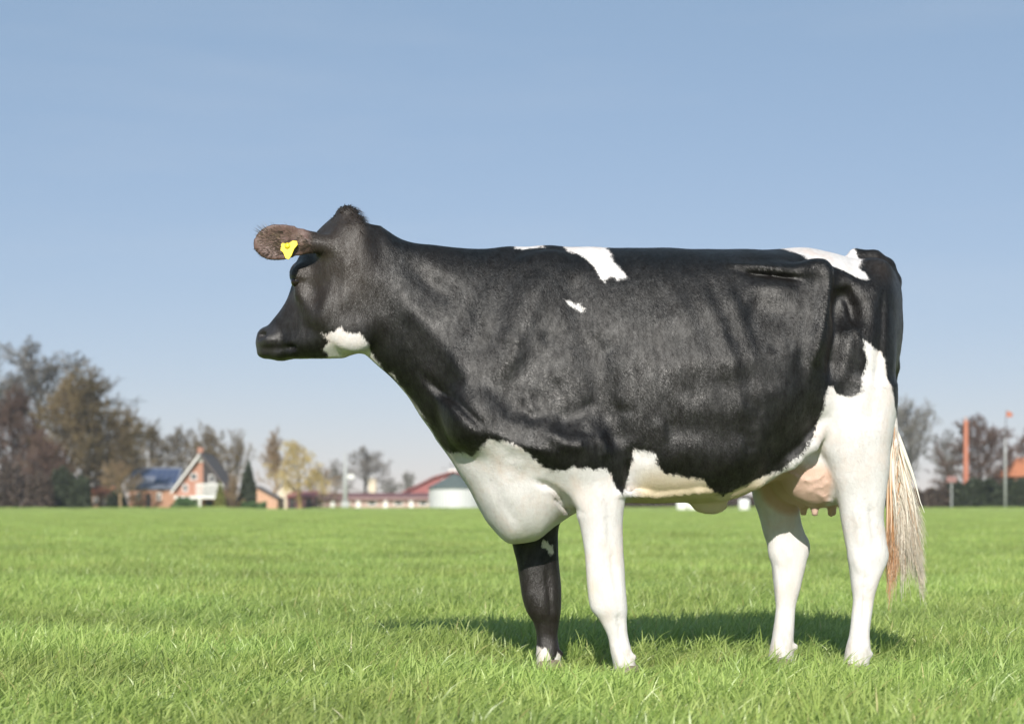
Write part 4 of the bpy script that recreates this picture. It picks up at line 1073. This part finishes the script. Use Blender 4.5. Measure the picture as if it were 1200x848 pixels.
for i, (px, d, top, wp, fm, sd_, tn) in enumerate(((-110, 285, 430, 120, 'dense', 4, 'olive'), (-190, 300, 410, 130, 'round', 1, 'grey'), (1290, 300, 470, 100, 'round', 2, 'grey'), (1370, 290, 480, 110, 'dense', 3, 'purple'))):
    tree('bare_tree', ('dense olive tree just outside the left edge', 'bare grey tree farther outside the left edge', 'bare grey tree just outside the right edge', 'dense purple tree farther outside the right edge')[i] + ' of the picture', px, d, top, wp, fm, sd_, tn, 'trees beyond the picture edges', i * .8)

# ------------------------------------------------------------------ leafy masses: shrubs, conifer, hedges
def leaf_mat(name, c1, c2):
    m, n, l, p = new_mat(name); at = n.new('ShaderNodeAttribute'); at.attribute_name = 'rnd'
    r = n.new('ShaderNodeValToRGB'); r.color_ramp.elements[0].color = c1 + (1,); r.color_ramp.elements[1].color = c2 + (1,)
    l.new(at.outputs['Fac'], r.inputs['Fac']); l.new(r.outputs['Color'], p.inputs['Base Color']); p.inputs['Roughness'].default_value = .7
    return m
def foliage(name, parent, shape, size, n, leaf, mat, seed):
    n = int(n * 2.6); leaf = leaf * .62
    rng = np.random.default_rng(seed); w_, dp, h = size
    P = rng.uniform(-1, 1, (n * 4, 3)); P[:, 2] = (P[:, 2] + 1) / 2
    if shape == 'cone': k = np.hypot(P[:, 0], P[:, 1]) < (1.03 - P[:, 2]) ** .8
    elif shape == 'dome': k = np.hypot(P[:, 0], P[:, 1]) ** 2.2 + P[:, 2] ** 2.2 < 1 + .15 * np.sin(P[:, 0] * 9 + seed)
    else: k = P[:, 2] < .86 + .14 * np.sin(P[:, 0] * 11 + seed) * np.sin(P[:, 0] * 4.3 + 1)
    P = P[k][:n] * np.array([w_ / 2, dp / 2, h]); n = len(P)
    A = rng.normal(size=(n, 3)); A /= np.linalg.norm(A, axis=1)[:, None]; B = np.cross(A, rng.normal(size=(n, 3))); B /= np.linalg.norm(B, axis=1)[:, None]
    s_ = leaf * rng.uniform(.6, 1.4, n)[:, None]
    V = np.stack([P - A * s_ - B * s_ * .5, P + A * s_ * .2 - B * s_ * .6, P + A * s_, P - A * s_ * .1 + B * s_ * .6], 1).reshape(-1, 3)
    V[:, 2] = np.maximum(V[:, 2], .02)
    me = np_mesh('foliage', V, np.arange(4 * n).reshape(-1, 4))
    a = me.attributes.new('rnd', 'FLOAT', 'POINT'); a.data.foreach_set('value', np.repeat(rng.random(n), 4).astype(np.float32))
    me.materials.append(mat); o = bpy.data.objects.new('foliage', me); COL.objects.link(o); o.parent = parent; return o
M_DKGREEN = leaf_mat('leaf_dark_evergreen', (.012, .020, .008), (.04, .055, .022))
M_GREEN = leaf_mat('leaf_hedge_green', (.03, .07, .02), (.09, .16, .05))
M_YGREEN = leaf_mat('leaf_yellow_green', (.10, .12, .025), (.24, .24, .06))
M_BROWN = leaf_mat('leaf_winter_brown', (.03, .022, .018), (.10, .07, .05))
def shrub(name, label, cat, px0, px1, top, d, shape, mat, seed, n=1500, leaf=.28, depth=None, group=None, base=None):
    wm = (px1 - px0) / FPX * d; h = atz(top, d)
    r = empty(name, (atx((px0 + px1) / 2, d), d + CAM_Y, 0))
    foliage('foliage', r, shape, (wm, depth or wm, h), n, leaf, mat, seed)
    MB().tube([(0, 0, -.2), (.05, 0, h * .35), (0, .05, h * .8)], [.12, .09, .03], 6).build('stem', BARK['olive'], r)
    tag(r, label, cat, group); return r
shrub('evergreen_shrub', 'dark evergreen shrub under the big olive tree', 'shrub', 56, 92, 545, 272, 'dome', M_DKGREEN, 1)
shrub('evergreen_shrub', 'second dark shrub, right beside the one under the olive tree', 'shrub', 84, 108, 556, 270, 'dome', M_DKGREEN, 2)
shrub('winter_shrub', 'brown purple shrub at the very left edge of the field', 'shrub', -14, 34, 540, 268, 'dome', M_BROWN, 3)
shrub('winter_shrub', 'brown shrub between the far left shrub and the dark evergreens', 'shrub', 28, 64, 552, 266, 'dome', M_BROWN, 33)
shrub('evergreen_shrub', 'dark low shrub right of the brick annex', 'shrub', 124, 150, 574, 274, 'dome', M_DKGREEN, 4, 700)
shrub('clipped_hedge', 'bright green rounded hedge in front of the farmhouse', 'hedge', 201, 230, 582, 266, 'dome', M_GREEN, 5, 1100)
shrub('cone_shrub', 'yellow green pointed shrub at the right corner of the farmhouse', 'shrub', 251, 265, 563, 265, 'cone', M_YGREEN, 6, 900)
shrub('conifer_tree', 'dark green conifer left of the salmon gabled shed', 'tree', 276, 306, 539, 280, 'cone', M_DKGREEN, 7, 2200)
shrub('clipped_hedge', 'low green hedge at the foot of the dark conifer', 'hedge', 284, 312, 587, 264, 'box', M_GREEN, 8, 600, .2, 1.5)
shrub('garden_hedge', 'long dark green hedge in front of the chimney and orange roof', 'hedge', 1112, 1212, 558, 279, 'box', M_DKGREEN, 9, 6000, .28, 3)
shrub('winter_hedge', 'brown bare hedge to the right of the cow tail', 'hedge', 1040, 1116, 569, 280, 'box', M_BROWN, 10, 3200, .28, 3)
shrub('winter_hedge', 'brown hedge of the field edge hidden behind the cow', 'hedge', 560, 1040, 580, 300, 'box', M_BROWN, 11, 7000, .3, 3)
shrub('winter_hedge', 'brown hedge running out of the picture at left', 'hedge', -260, -10, 572, 284, 'box', M_BROWN, 12, 5000, .3, 3)
shrub('garden_hedge', 'dark hedge running out of the picture at right', 'hedge', 1212, 1460, 562, 284, 'box', M_DKGREEN, 13, 6000, .3, 3)

# ------------------------------------------------------------------ farm buildings
M_BRICK = brickmat('orange_brick', (.38, .19, .11), (.33, .15, .09), (.42, .34, .27))
M_SALMON = brickmat('salmon_brick', (.50, .27, .17), (.45, .23, .15), (.5, .42, .35))
M_REDB = brickmat('red_brick', (.40, .19, .12), (.35, .15, .10), (.4, .3, .25))
M_PINK = plain('pinkish_wall', (.42, .31, .28), .85)
M_WHITE = plain('white_paint', (.70, .695, .68), .6, .06)
M_CREAM = plain('cream_wall', (.62, .55, .42), .8, .1)
M_DARK = plain('dark_finish', (.045, .04, .04), .8)
M_GLASS = plain('dark_glass', (.03, .035, .04), .12, .1, spec=.6)
M_TILE = plain('dark_roof_tile', (.10, .085, .08), .75, .25, 2, stretch=(1, 1, 4))
M_REDROOF = plain('red_roof_sheet', (.29, .10, .095), .6, .15, 1.2, stretch=(6, 1, .3))
M_REDTILE = plain('orange_roof_tile', (.44, .17, .085), .7, .2, 2)
M_SLATE = plain('blue_grey_roof', (.16, .18, .23), .6, .15)
M_PANEL = plain('solar_glass', (.045, .065, .13), .15, .12, spec=.7)
M_GREENM = plain('green_grey_sheet', (.10, .125, .12), .55, .15)
M_STEEL = plain('pale_grey_steel', (.36, .37, .375), .5, .08)
M_BROWNR = plain('brown_red_sheet', (.17, .085, .085), .7, .2)
M_TANK = plain('white_tank_shell', (.62, .63, .635), .4, .05)
M_ORANGE = plain('orange_red_steel', (.42, .15, .09), .55, .1)

class Site:                                   # local x,z of a building front given in photo pixels at depth d
    def __init__(s, name, label, cat, px, d, rz=0.0, group=None):
        s.px, s.d, s.k = px, d, d / FPX
        s.o = empty(name, (atx(px, d), d + CAM_Y, 0), rz); tag(s.o, label, cat, group)
    def x(s, px): return (px - s.px) * s.k
    def z(s, py): return max(0.0, atz(py, s.d))
    def P(s, pts): return [(s.x(a), s.z(b)) for a, b in pts]
    def window(s, x0, x1, y0, y1, yf=-.0, fr=M_WHITE, gl=M_GLASS):
        a, b, c, e = s.x(x0), s.x(x1), s.z(y1), s.z(y0); t = .12
        m = MB().box(a, b, yf - .08, yf + .05, c, c + t).box(a, b, yf - .08, yf + .05, e - t, e).box(a, a + t, yf - .08, yf + .05, c + t, e - t).box(b - t, b, yf - .08, yf + .05, c + t, e - t)
        o = m.build('window', fr, s.o); MB().box(a + t, b - t, yf - .03, yf + .04, c + t, e - t).build('pane', gl, o); return o
    def door(s, x0, x1, y0, yf, mt=M_DARK):
        a, b = s.x(x0), s.x(x1); o = MB().box(a, b, yf - .07, yf + .04, 0, s.z(y0)).build('door', mt, s.o)
        MB().box(b - .25, b - .15, yf - .13, yf - .07, .95, 1.1).build('handle', M_STEEL, o); return o

# brick annex under the trees
A = Site('brick_annex', 'small salmon brick annex with red roof under the left trees', 'building', 117, 286)
MB().prism(A.P([(104, 597), (104, 578), (131, 578), (131, 597)]), 0, 5).build('wall', M_SALMON, A.o)
z0, z1 = A.z(579), A.z(569); xa, xb = A.x(103), A.x(132)
MB().sheet([(xa, -.3, z0), (xb, -.3, z0), (xb, 2.5, z1), (xa, 2.5, z1)], .14, (0, -.5, 1)).sheet([(xb, 5.3, z0), (xa, 5.3, z0), (xa, 2.5, z1), (xb, 2.5, z1)], .14, (0, .5, 1)).build('roof', M_REDTILE, A.o)
A.window(110, 115, 582, 590, -.02); A.door(119, 124, 582, -.02)

# long barn with solar panels
B = Site('solar_barn', 'orange brick barn with blue solar panels on its roof', 'barn', 179, 288)
MB().prism(B.P([(151, 597), (151, 571), (207, 571), (207, 597)]), 0, 9).build('wall', M_BRICK, B.o)
z0, z1 = B.z(572), B.z(547); xa, xb = B.x(149.5), B.x(208.5)
rf = MB().sheet([(xa, -.4, z0), (xb, -.4, z0), (xb, 4.5, z1), (xa, 4.5, z1)], .18, (0, -.5, 1)).sheet([(xb, 9.4, z0), (xa, 9.4, z0), (xa, 4.5, z1), (xb, 4.5, z1)], .18, (0, .5, 1)).build('roof', M_SLATE, B.o)
MB().prism([(xa + .25, z0 - .2), (xa + .28, z0 - .2), (xa + .28, z0)], .2, 8.8)
sl = Vector((0, 4.9, z1 - z0)); nv = Vector((0, -(z1 - z0), 4.9)).normalized()
pw = (xb - xa - 1.4) / 7
pm = None
for r in range(2):
    for c in range(7):
        t0, t1 = .22 + r * .36, .22 + r * .36 + .34
        x_ = xa + 1.1 + c * pw
        b0 = Vector((0, -.4, z0)) + sl * t0 + nv * .05; b1 = Vector((0, -.4, z0)) + sl * t1 + nv * .05
        if c < 3 and r == 0: continue
        MB().sheet([(x_, b0.y, b0.z), (x_ + pw * .93, b0.y, b0.z), (x_ + pw * .93, b1.y, b1.z), (x_, b1.y, b1.z)], .05, nv).build('solar_panel', M_PANEL, rf)
B.window(160, 165, 577, 586, -.02); B.window(184, 189, 577, 586, -.02); B.door(171, 177, 578, -.02)
# barn gable ends
for gx in (B.x(151) + .05, B.x(207) - .05):
    mesh_obj('gable', [(gx, 0.05, B.z(571) - .1), (gx, 8.95, B.z(571) - .1), (gx, 4.5, z1 - .25), (gx + (.1 if gx < 0 else -.1), 0.05, B.z(571) - .1), (gx + (.1 if gx < 0 else -.1), 8.95, B.z(571) - .1), (gx + (.1 if gx < 0 else -.1), 4.5, z1 - .25)], [(0, 1, 2), (5, 4, 3), (0, 3, 4, 1), (1, 4, 5, 2), (2, 5, 3, 0)], M_BRICK, B.o)

# farmhouse
Hs = Site('farmhouse', 'red brick farmhouse with steep gable, dark roof and white balcony', 'house', 233, 277)
MB().prism(Hs.P([(204, 597), (204, 571), (234, 533), (263, 569), (263, 597)]), .9, 12).build('wall', M_REDB, Hs.o)
MB().prism(Hs.P([(237, 582), (237, 540), (261.5, 568.5), (261.5, 582)]), .72, .9).build('dark_gable_half', M_DARK, Hs.o)  # right half of the gable front, darker than the brick
MB().prism(Hs.P([(205.5, 597), (205.5, 584), (234, 584), (234, 597)]), .74, .9).build('plaster_front', M_WHITE, Hs.o)
ap = (Hs.x(234), Hs.z(529.5))
rf = MB()
for ex in (199.5, 266.5):
    e = (Hs.x(ex), Hs.z(575 if ex < 234 else 572)); nn = Vector((-(ap[1] - e[1]) if ex < 234 else (ap[1] - e[1]), 0, abs(ap[0] - e[0])))
    rf.sheet([(e[0], 0, e[1]), (ap[0], 0, ap[1]), (ap[0], 12.6, ap[1]), (e[0], 12.6, e[1])][::(1 if ex < 234 else -1)], .22, nn)
rfo = rf.build('roof', M_TILE, Hs.o)
for ex in (200, 266):                          # white barge boards
    e = (Hs.x(ex), Hs.z(576 if ex < 234 else 573)); dz = .34
    MB().prism([(e[0], e[1] - dz), (ap[0], ap[1] - dz - .15), (ap[0], ap[1] - .12), (e[0], e[1])][::(1 if ex < 234 else -1)], -.12, -.02).build('barge_board', M_WHITE if ex < 234 else M_TILE, rfo)
MB().box(-.9, -.2, 5, 5.8, Hs.z(538), Hs.z(523)).build('chimney', M_REDB, rfo)
MB().prism(Hs.P([(230.5, 541), (234, 533.5), (237.5, 541)]), .70, .88).build('gable_peak_board', M_WHITE, Hs.o)
bal = MB().box(Hs.x(206), Hs.x(263), -1.3, .88, Hs.z(584), Hs.z(581)).build('balcony', M_WHITE, Hs.o)
for k in range(15):
    x_ = Hs.x(232) + k * (Hs.x(262.5) - Hs.x(232)) / 14.0
    MB().box(x_ - .06, x_ + .06, -1.28, -1.2, Hs.z(581), Hs.z(568)).build('baluster', M_WHITE, bal)
MB().box(Hs.x(231.5), Hs.x(263), -1.32, -1.16, Hs.z(568), Hs.z(566.5)).build('rail', M_WHITE, bal)
for px in (236, 262): MB().box(Hs.x(px) - .12, Hs.x(px) + .12, -1.25, -1.0, 0, Hs.z(584)).build('balcony_post', M_WHITE, bal)
Hs.window(222, 230, 554, 562, .86); Hs.window(213, 219, 567, 576, .86); Hs.window(209, 214, 586, 593, .72); Hs.door(225, 229, 585, .72)
Hs.window(239, 249, 586, 596, .86, M_DARK); Hs.window(252, 260, 586, 596, .86, M_DARK); Hs.window(244, 251, 556, 566, .70, M_WHITE)

# salmon shed, cream outbuilding, low brown shed
C = Site('gabled_shed', 'salmon brick shed with a sloping top right of the conifer', 'shed', 312, 274)
MB().prism(C.P([(301, 597), (301, 571), (325, 584), (325, 597)]), 0, 6).build('wall', M_SALMON, C.o)
a_, b_ = (C.x(299.5), C.z(569.5)), (C.x(326.5), C.z(584))
MB().sheet([(b_[0], -.3, b_[1]), (b_[0], 6.3, b_[1]), (a_[0], 6.3, a_[1] + .05), (a_[0], -.3, a_[1] + .05)], .14, (.5, 0, 1)).build('roof', M_TILE, C.o)
C.door(317, 322, 588, -.02, M_SALMON)
D = Site('cream_outbuilding', 'small cream walled outbuilding half behind the yellow willow', 'building', 334, 284)
MB().prism(D.P([(326, 597), (326, 572), (334, 563), (342, 572), (342, 597)]), 0, 6).build('wall', M_CREAM, D.o)
rf = MB()
for ex, sg in ((324.5, -1), (343.5, 1)):
    e = (D.x(ex), D.z(574)); p_ = (D.x(334), D.z(562))
    rf.sheet([(e[0], -.2, e[1]), (p_[0], -.2, p_[1]), (p_[0], 6.2, p_[1]), (e[0], 6.2, e[1])][::-sg], .14, (sg * .7, 0, .7))
rf.build('roof', M_TILE, D.o); D.door(328, 333, 583, -.02)
E = Site('brown_shed', 'low dark red shed under the yellow willow', 'shed', 352, 280)
MB().prism(E.P([(336, 597), (336, 581), (368, 581), (368, 597)]), 0, 5).build('wall', M_BROWNR, E.o)
MB().sheet([(E.x(335), -.4, E.z(581.5)), (E.x(369), -.4, E.z(581.5)), (E.x(369), 5.3, E.z(575)), (E.x(335), 5.3, E.z(575))], .15, (0, -.2, 1)).build('roof', M_REDROOF, E.o)
E.door(339, 345, 584, -.02); E.door(358, 366, 584, -.02)

# long low stable
Fb = Site('long_stable', 'long low brown roofed stable left of the red barn', 'barn', 436, 292)
MB().prism(Fb.P([(366, 597), (366, 583), (507, 583), (507, 597)]), 0, 9).build('wall', M_PINK, Fb.o)
rf = MB(); xa, xb, za, zb_ = Fb.x(365), Fb.x(508), Fb.z(585), Fb.z(577)
rf.sheet([(xa, -.5, za), (xb, -.5, za), (xb, 4.5, zb_), (xa, 4.5, zb_)], .15, (0, -.2, 1)).sheet([(xb, 9.5, za), (xa, 9.5, za), (xa, 4.5, zb_), (xb, 4.5, zb_)], .15, (0, .2, 1))
rf.build('roof', M_BROWNR, Fb.o)
for px in (390, 420, 452, 482): MB().box(Fb.x(px) - .28, Fb.x(px) + .28, -.3, .1, 0, Fb.z(584.5)).build('pillar', M_WHITE, Fb.o)
for px in (375, 405, 436, 467, 496): Fb.window(px - 5, px + 5, 586.5, 592, -.02, M_WHITE)

# red barn
K = Site('red_barn', 'big barn with red gable and red roof behind the white tank', 'barn', 531, 300)
MB().prism(K.P([(462, 597), (462, 581), (600, 581), (600, 597)]), 0, 26).build('wall', M_PINK, K.o)
MB().prism(K.P([(463, 581), (508, 559), (531, 552.5), (554, 559), (599, 581)]), .1, .35).build('gable', M_REDROOF, K.o)
MB().prism(K.P([(463, 581), (508, 559), (531, 552.5), (554, 559), (599, 581)]), 25.6, 25.9).build('gable', M_REDROOF, K.o)
rf = MB(); pr = K.P([(459, 582.5), (508, 558), (531, 551.3), (554, 558), (603, 582.5)])
for a_, b_ in zip(pr[:-1], pr[1:]):
    nn = Vector((-(b_[1] - a_[1]), 0, b_[0] - a_[0])); rf.sheet([(a_[0], -.5, a_[1]), (b_[0], -.5, b_[1]), (b_[0], 26.5, b_[1]), (a_[0], 26.5, a_[1])], .16, nn)
rfo = rf.build('roof', M_REDROOF, K.o)
MB().box(K.x(526), K.x(536), -.3, 26.3, K.z(552.5), K.z(549.5)).build('ridge_vent', M_WHITE, rfo)
K.window(518, 526, 561, 564.5, .08, M_WHITE, M_WHITE)
K.door(475, 485, 585, -.02, M_REDROOF)

# white tank with green conical roof
T = Site('storage_tank', 'white round tank with dark green conical roof beside the cow chest', 'tank', 533, 268)
R_ = 30 * T.k; zc = T.z(571.5)
sh = MB().lathe([(R_, 0), (R_, zc)], n=48).build('shell', M_TANK, T.o, False)
for k in range(48):
    a = 2 * math.pi * k / 48
    o = MB().box(-.05, .05, -.03, .03, 0, zc).build('seam', M_STEEL, sh); o.location = (math.cos(a) * (R_ + .01), math.sin(a) * (R_ + .01), 0); o.rotation_euler = (0, 0, a + rad(90))
MB().lathe([(R_ + .02, zc + .002), (R_ + .15, zc - .1), (R_ + .15, zc + .05), (.4, T.z(556)), (.4, T.z(555))], n=48).build('roof', M_GREENM, T.o)

# pale mast and feed silo
Ms = Site('pale_mast', 'tall pale grey mast with a small white lamp box', 'mast', 404.5, 270)
MB().tube([(0, 0, 0), (0, 0, Ms.z(560)), (0, 0, Ms.z(530))], [.34, .27, .14], 12).build('pole', M_STEEL, Ms.o, True)
MB().box(-.45, .45, -.45, .45, 0, Ms.z(587)).build('base', M_STEEL, Ms.o)
MB().box(.35, 1.1, -.3, .3, Ms.z(560.5), Ms.z(555.5)).build('lamp_box', M_WHITE, Ms.o)
Fs = Site('feed_silo', 'slim cream feed silo with white domed top behind the stable', 'silo', 436.5, 304)
MB().lathe([(.25, Fs.z(586)), (.62, Fs.z(580)), (.62, Fs.z(561))], n=20).build('shell', M_CREAM, Fs.o, True)
MB().lathe([(.7, Fs.z(561) + .003), (.72, Fs.z(558)), (.5, Fs.z(555.5)), (.15, Fs.z(554))], n=20).build('dome', M_WHITE, Fs.o, True)
for sx in (-1, 1):
    for sy in (-1, 1): MB().tube([(sx * .6, sy * .6, 0), (sx * .5, sy * .5, Fs.z(576))], .08, 6).build('leg', M_STEEL, Fs.o)

# right: crane, lamp post, house with orange roof, sign
Cr = Site('brick_stack', 'slim orange brick chimney stack behind the hedge at right', 'chimney', 1131.5, 284)
MB().prism([(-.34, 0), (.34, 0), (.24, Cr.z(496)), (-.24, Cr.z(496))], -.36, .36).build('shaft', M_ORANGE, Cr.o)
MB().box(-.28, .28, -.4, .4, Cr.z(496) + .003, Cr.z(493)).build('cap', M_ORANGE, Cr.o)
MB().box(-.12, .12, -.12, .12, Cr.z(493) + .003, Cr.z(488)).build('flue', M_PINK, Cr.o)
Lp = Site('flag_pole', 'pale pole with an orange flag on top in front of the hedge at right', 'flag pole', 1178, 262)
MB().tube([(0, 0, 0), (0, 0, Lp.z(540)), (0, 0, Lp.z(513))], [.15, .13, .11], 10).build('pole', M_STEEL, Lp.o, True)
MB().tube([(0, 0, Lp.z(513) + .002), (.15, 0, Lp.z(480))], [.06, .04], 8).build('top_pole', M_TILE, Lp.o, True)
fv, ff = [], []; nx_, nz_ = 9, 6
for t_ in (0, .03):
    for a_ in range(nx_):
        for b_ in range(nz_):
            x_ = a_ / (nx_ - 1); q_ = b_ / (nz_ - 1)
            fv.append((.12 + x_ * .8, .10 * math.sin(x_ * 7 + q_) + t_, Lp.z(481.5) - .25 * x_ * x_ - q_ * (.8 - .3 * x_)))
for t_ in range(2):
    for a_ in range(nx_ - 1):
        for b_ in range(nz_ - 1):
            k_ = t_ * nx_ * nz_ + a_ * nz_ + b_; qd = (k_, k_ + nz_, k_ + nz_ + 1, k_ + 1); ff.append(qd if t_ == 0 else qd[::-1])
mesh_obj('flag', fv, ff, M_ORANGE, Lp.o, True)
Oh = Site('orange_roof_house', 'house with orange tiled roof cut by the right edge of the picture', 'house', 1216, 292)
MB().prism(Oh.P([(1190, 597), (1190, 556), (1246, 556), (1246, 597)]), 0, 9).build('wall', M_REDB, Oh.o)
rf = MB(); xa, xb, za = Oh.x(1182), Oh.x(1252), Oh.z(558); x1_, x2_, zb_ = Oh.x(1201), Oh.x(1233), Oh.z(535)
rv = [(xa, -.6, za), (xb, -.6, za), (xb, 9.6, za), (xa, 9.6, za), (x1_, 4.5, zb_), (x2_, 4.5, zb_)]
mesh_obj('roof', rv, [(0, 1, 5, 4), (1, 2, 5), (2, 3, 4, 5), (3, 0, 4), (3, 2, 1, 0)], M_REDTILE, Oh.o)
Oh.window(1194, 1202, 566, 578, -.02); Oh.window(1210, 1218, 566, 578, -.02)
Sg = Site('field_sign', 'small red sign on a pale post in front of the hedge at right', 'sign', 1115, 264)
MB().tube([(0, 0, 0), (0, 0, Sg.z(562))], .09, 8).build('post', M_STEEL, Sg.o)
MB().box(-.62, .62, -.16, -.10, Sg.z(565), Sg.z(558)).build('board', plain('faded_red_board', (.25, .13, .12), .6), Sg.o)
# round bales seen small under the belly
M_WRAP = plain('white_wrap', (.76, .76, .75), .35, .05)
for i, (px, lb) in enumerate(((799, 'white wrapped bale under the belly, left one of the close pair'), (812, 'white wrapped bale under the belly, right one of the close pair'), (872, 'white wrapped bale seen just left of the far hind leg'))):
    o = MB().lathe([(.50, 0), (.60, .10), (.62, .6), (.60, 1.1), (.50, 1.2)], n=20).build('wrapped_bale', M_WRAP, None, True)
    o.location = (atx(px, 232), 232 + CAM_Y, 0); tag(o, lb, 'bale', 'white bales at the field edge')

# ------------------------------------------------------------------ air
hz, n, l, p = new_mat('haze_air'); n.remove(p)
pv = n.new('ShaderNodeVolumePrincipled'); pv.inputs['Color'].default_value = (.86, .91, 1, 1); pv.inputs['Density'].default_value = 0.00018; pv.inputs['Anisotropy'].default_value = 0.0
l.new(pv.outputs[0], n['Material Output'].inputs['Volume'])
o = MB().box(-330, 330, -40, 470, -1.0, 42).build('haze', hz); tag(o, 'thin pale air between the cow and the far trees', 'haze', None, 'stuff')
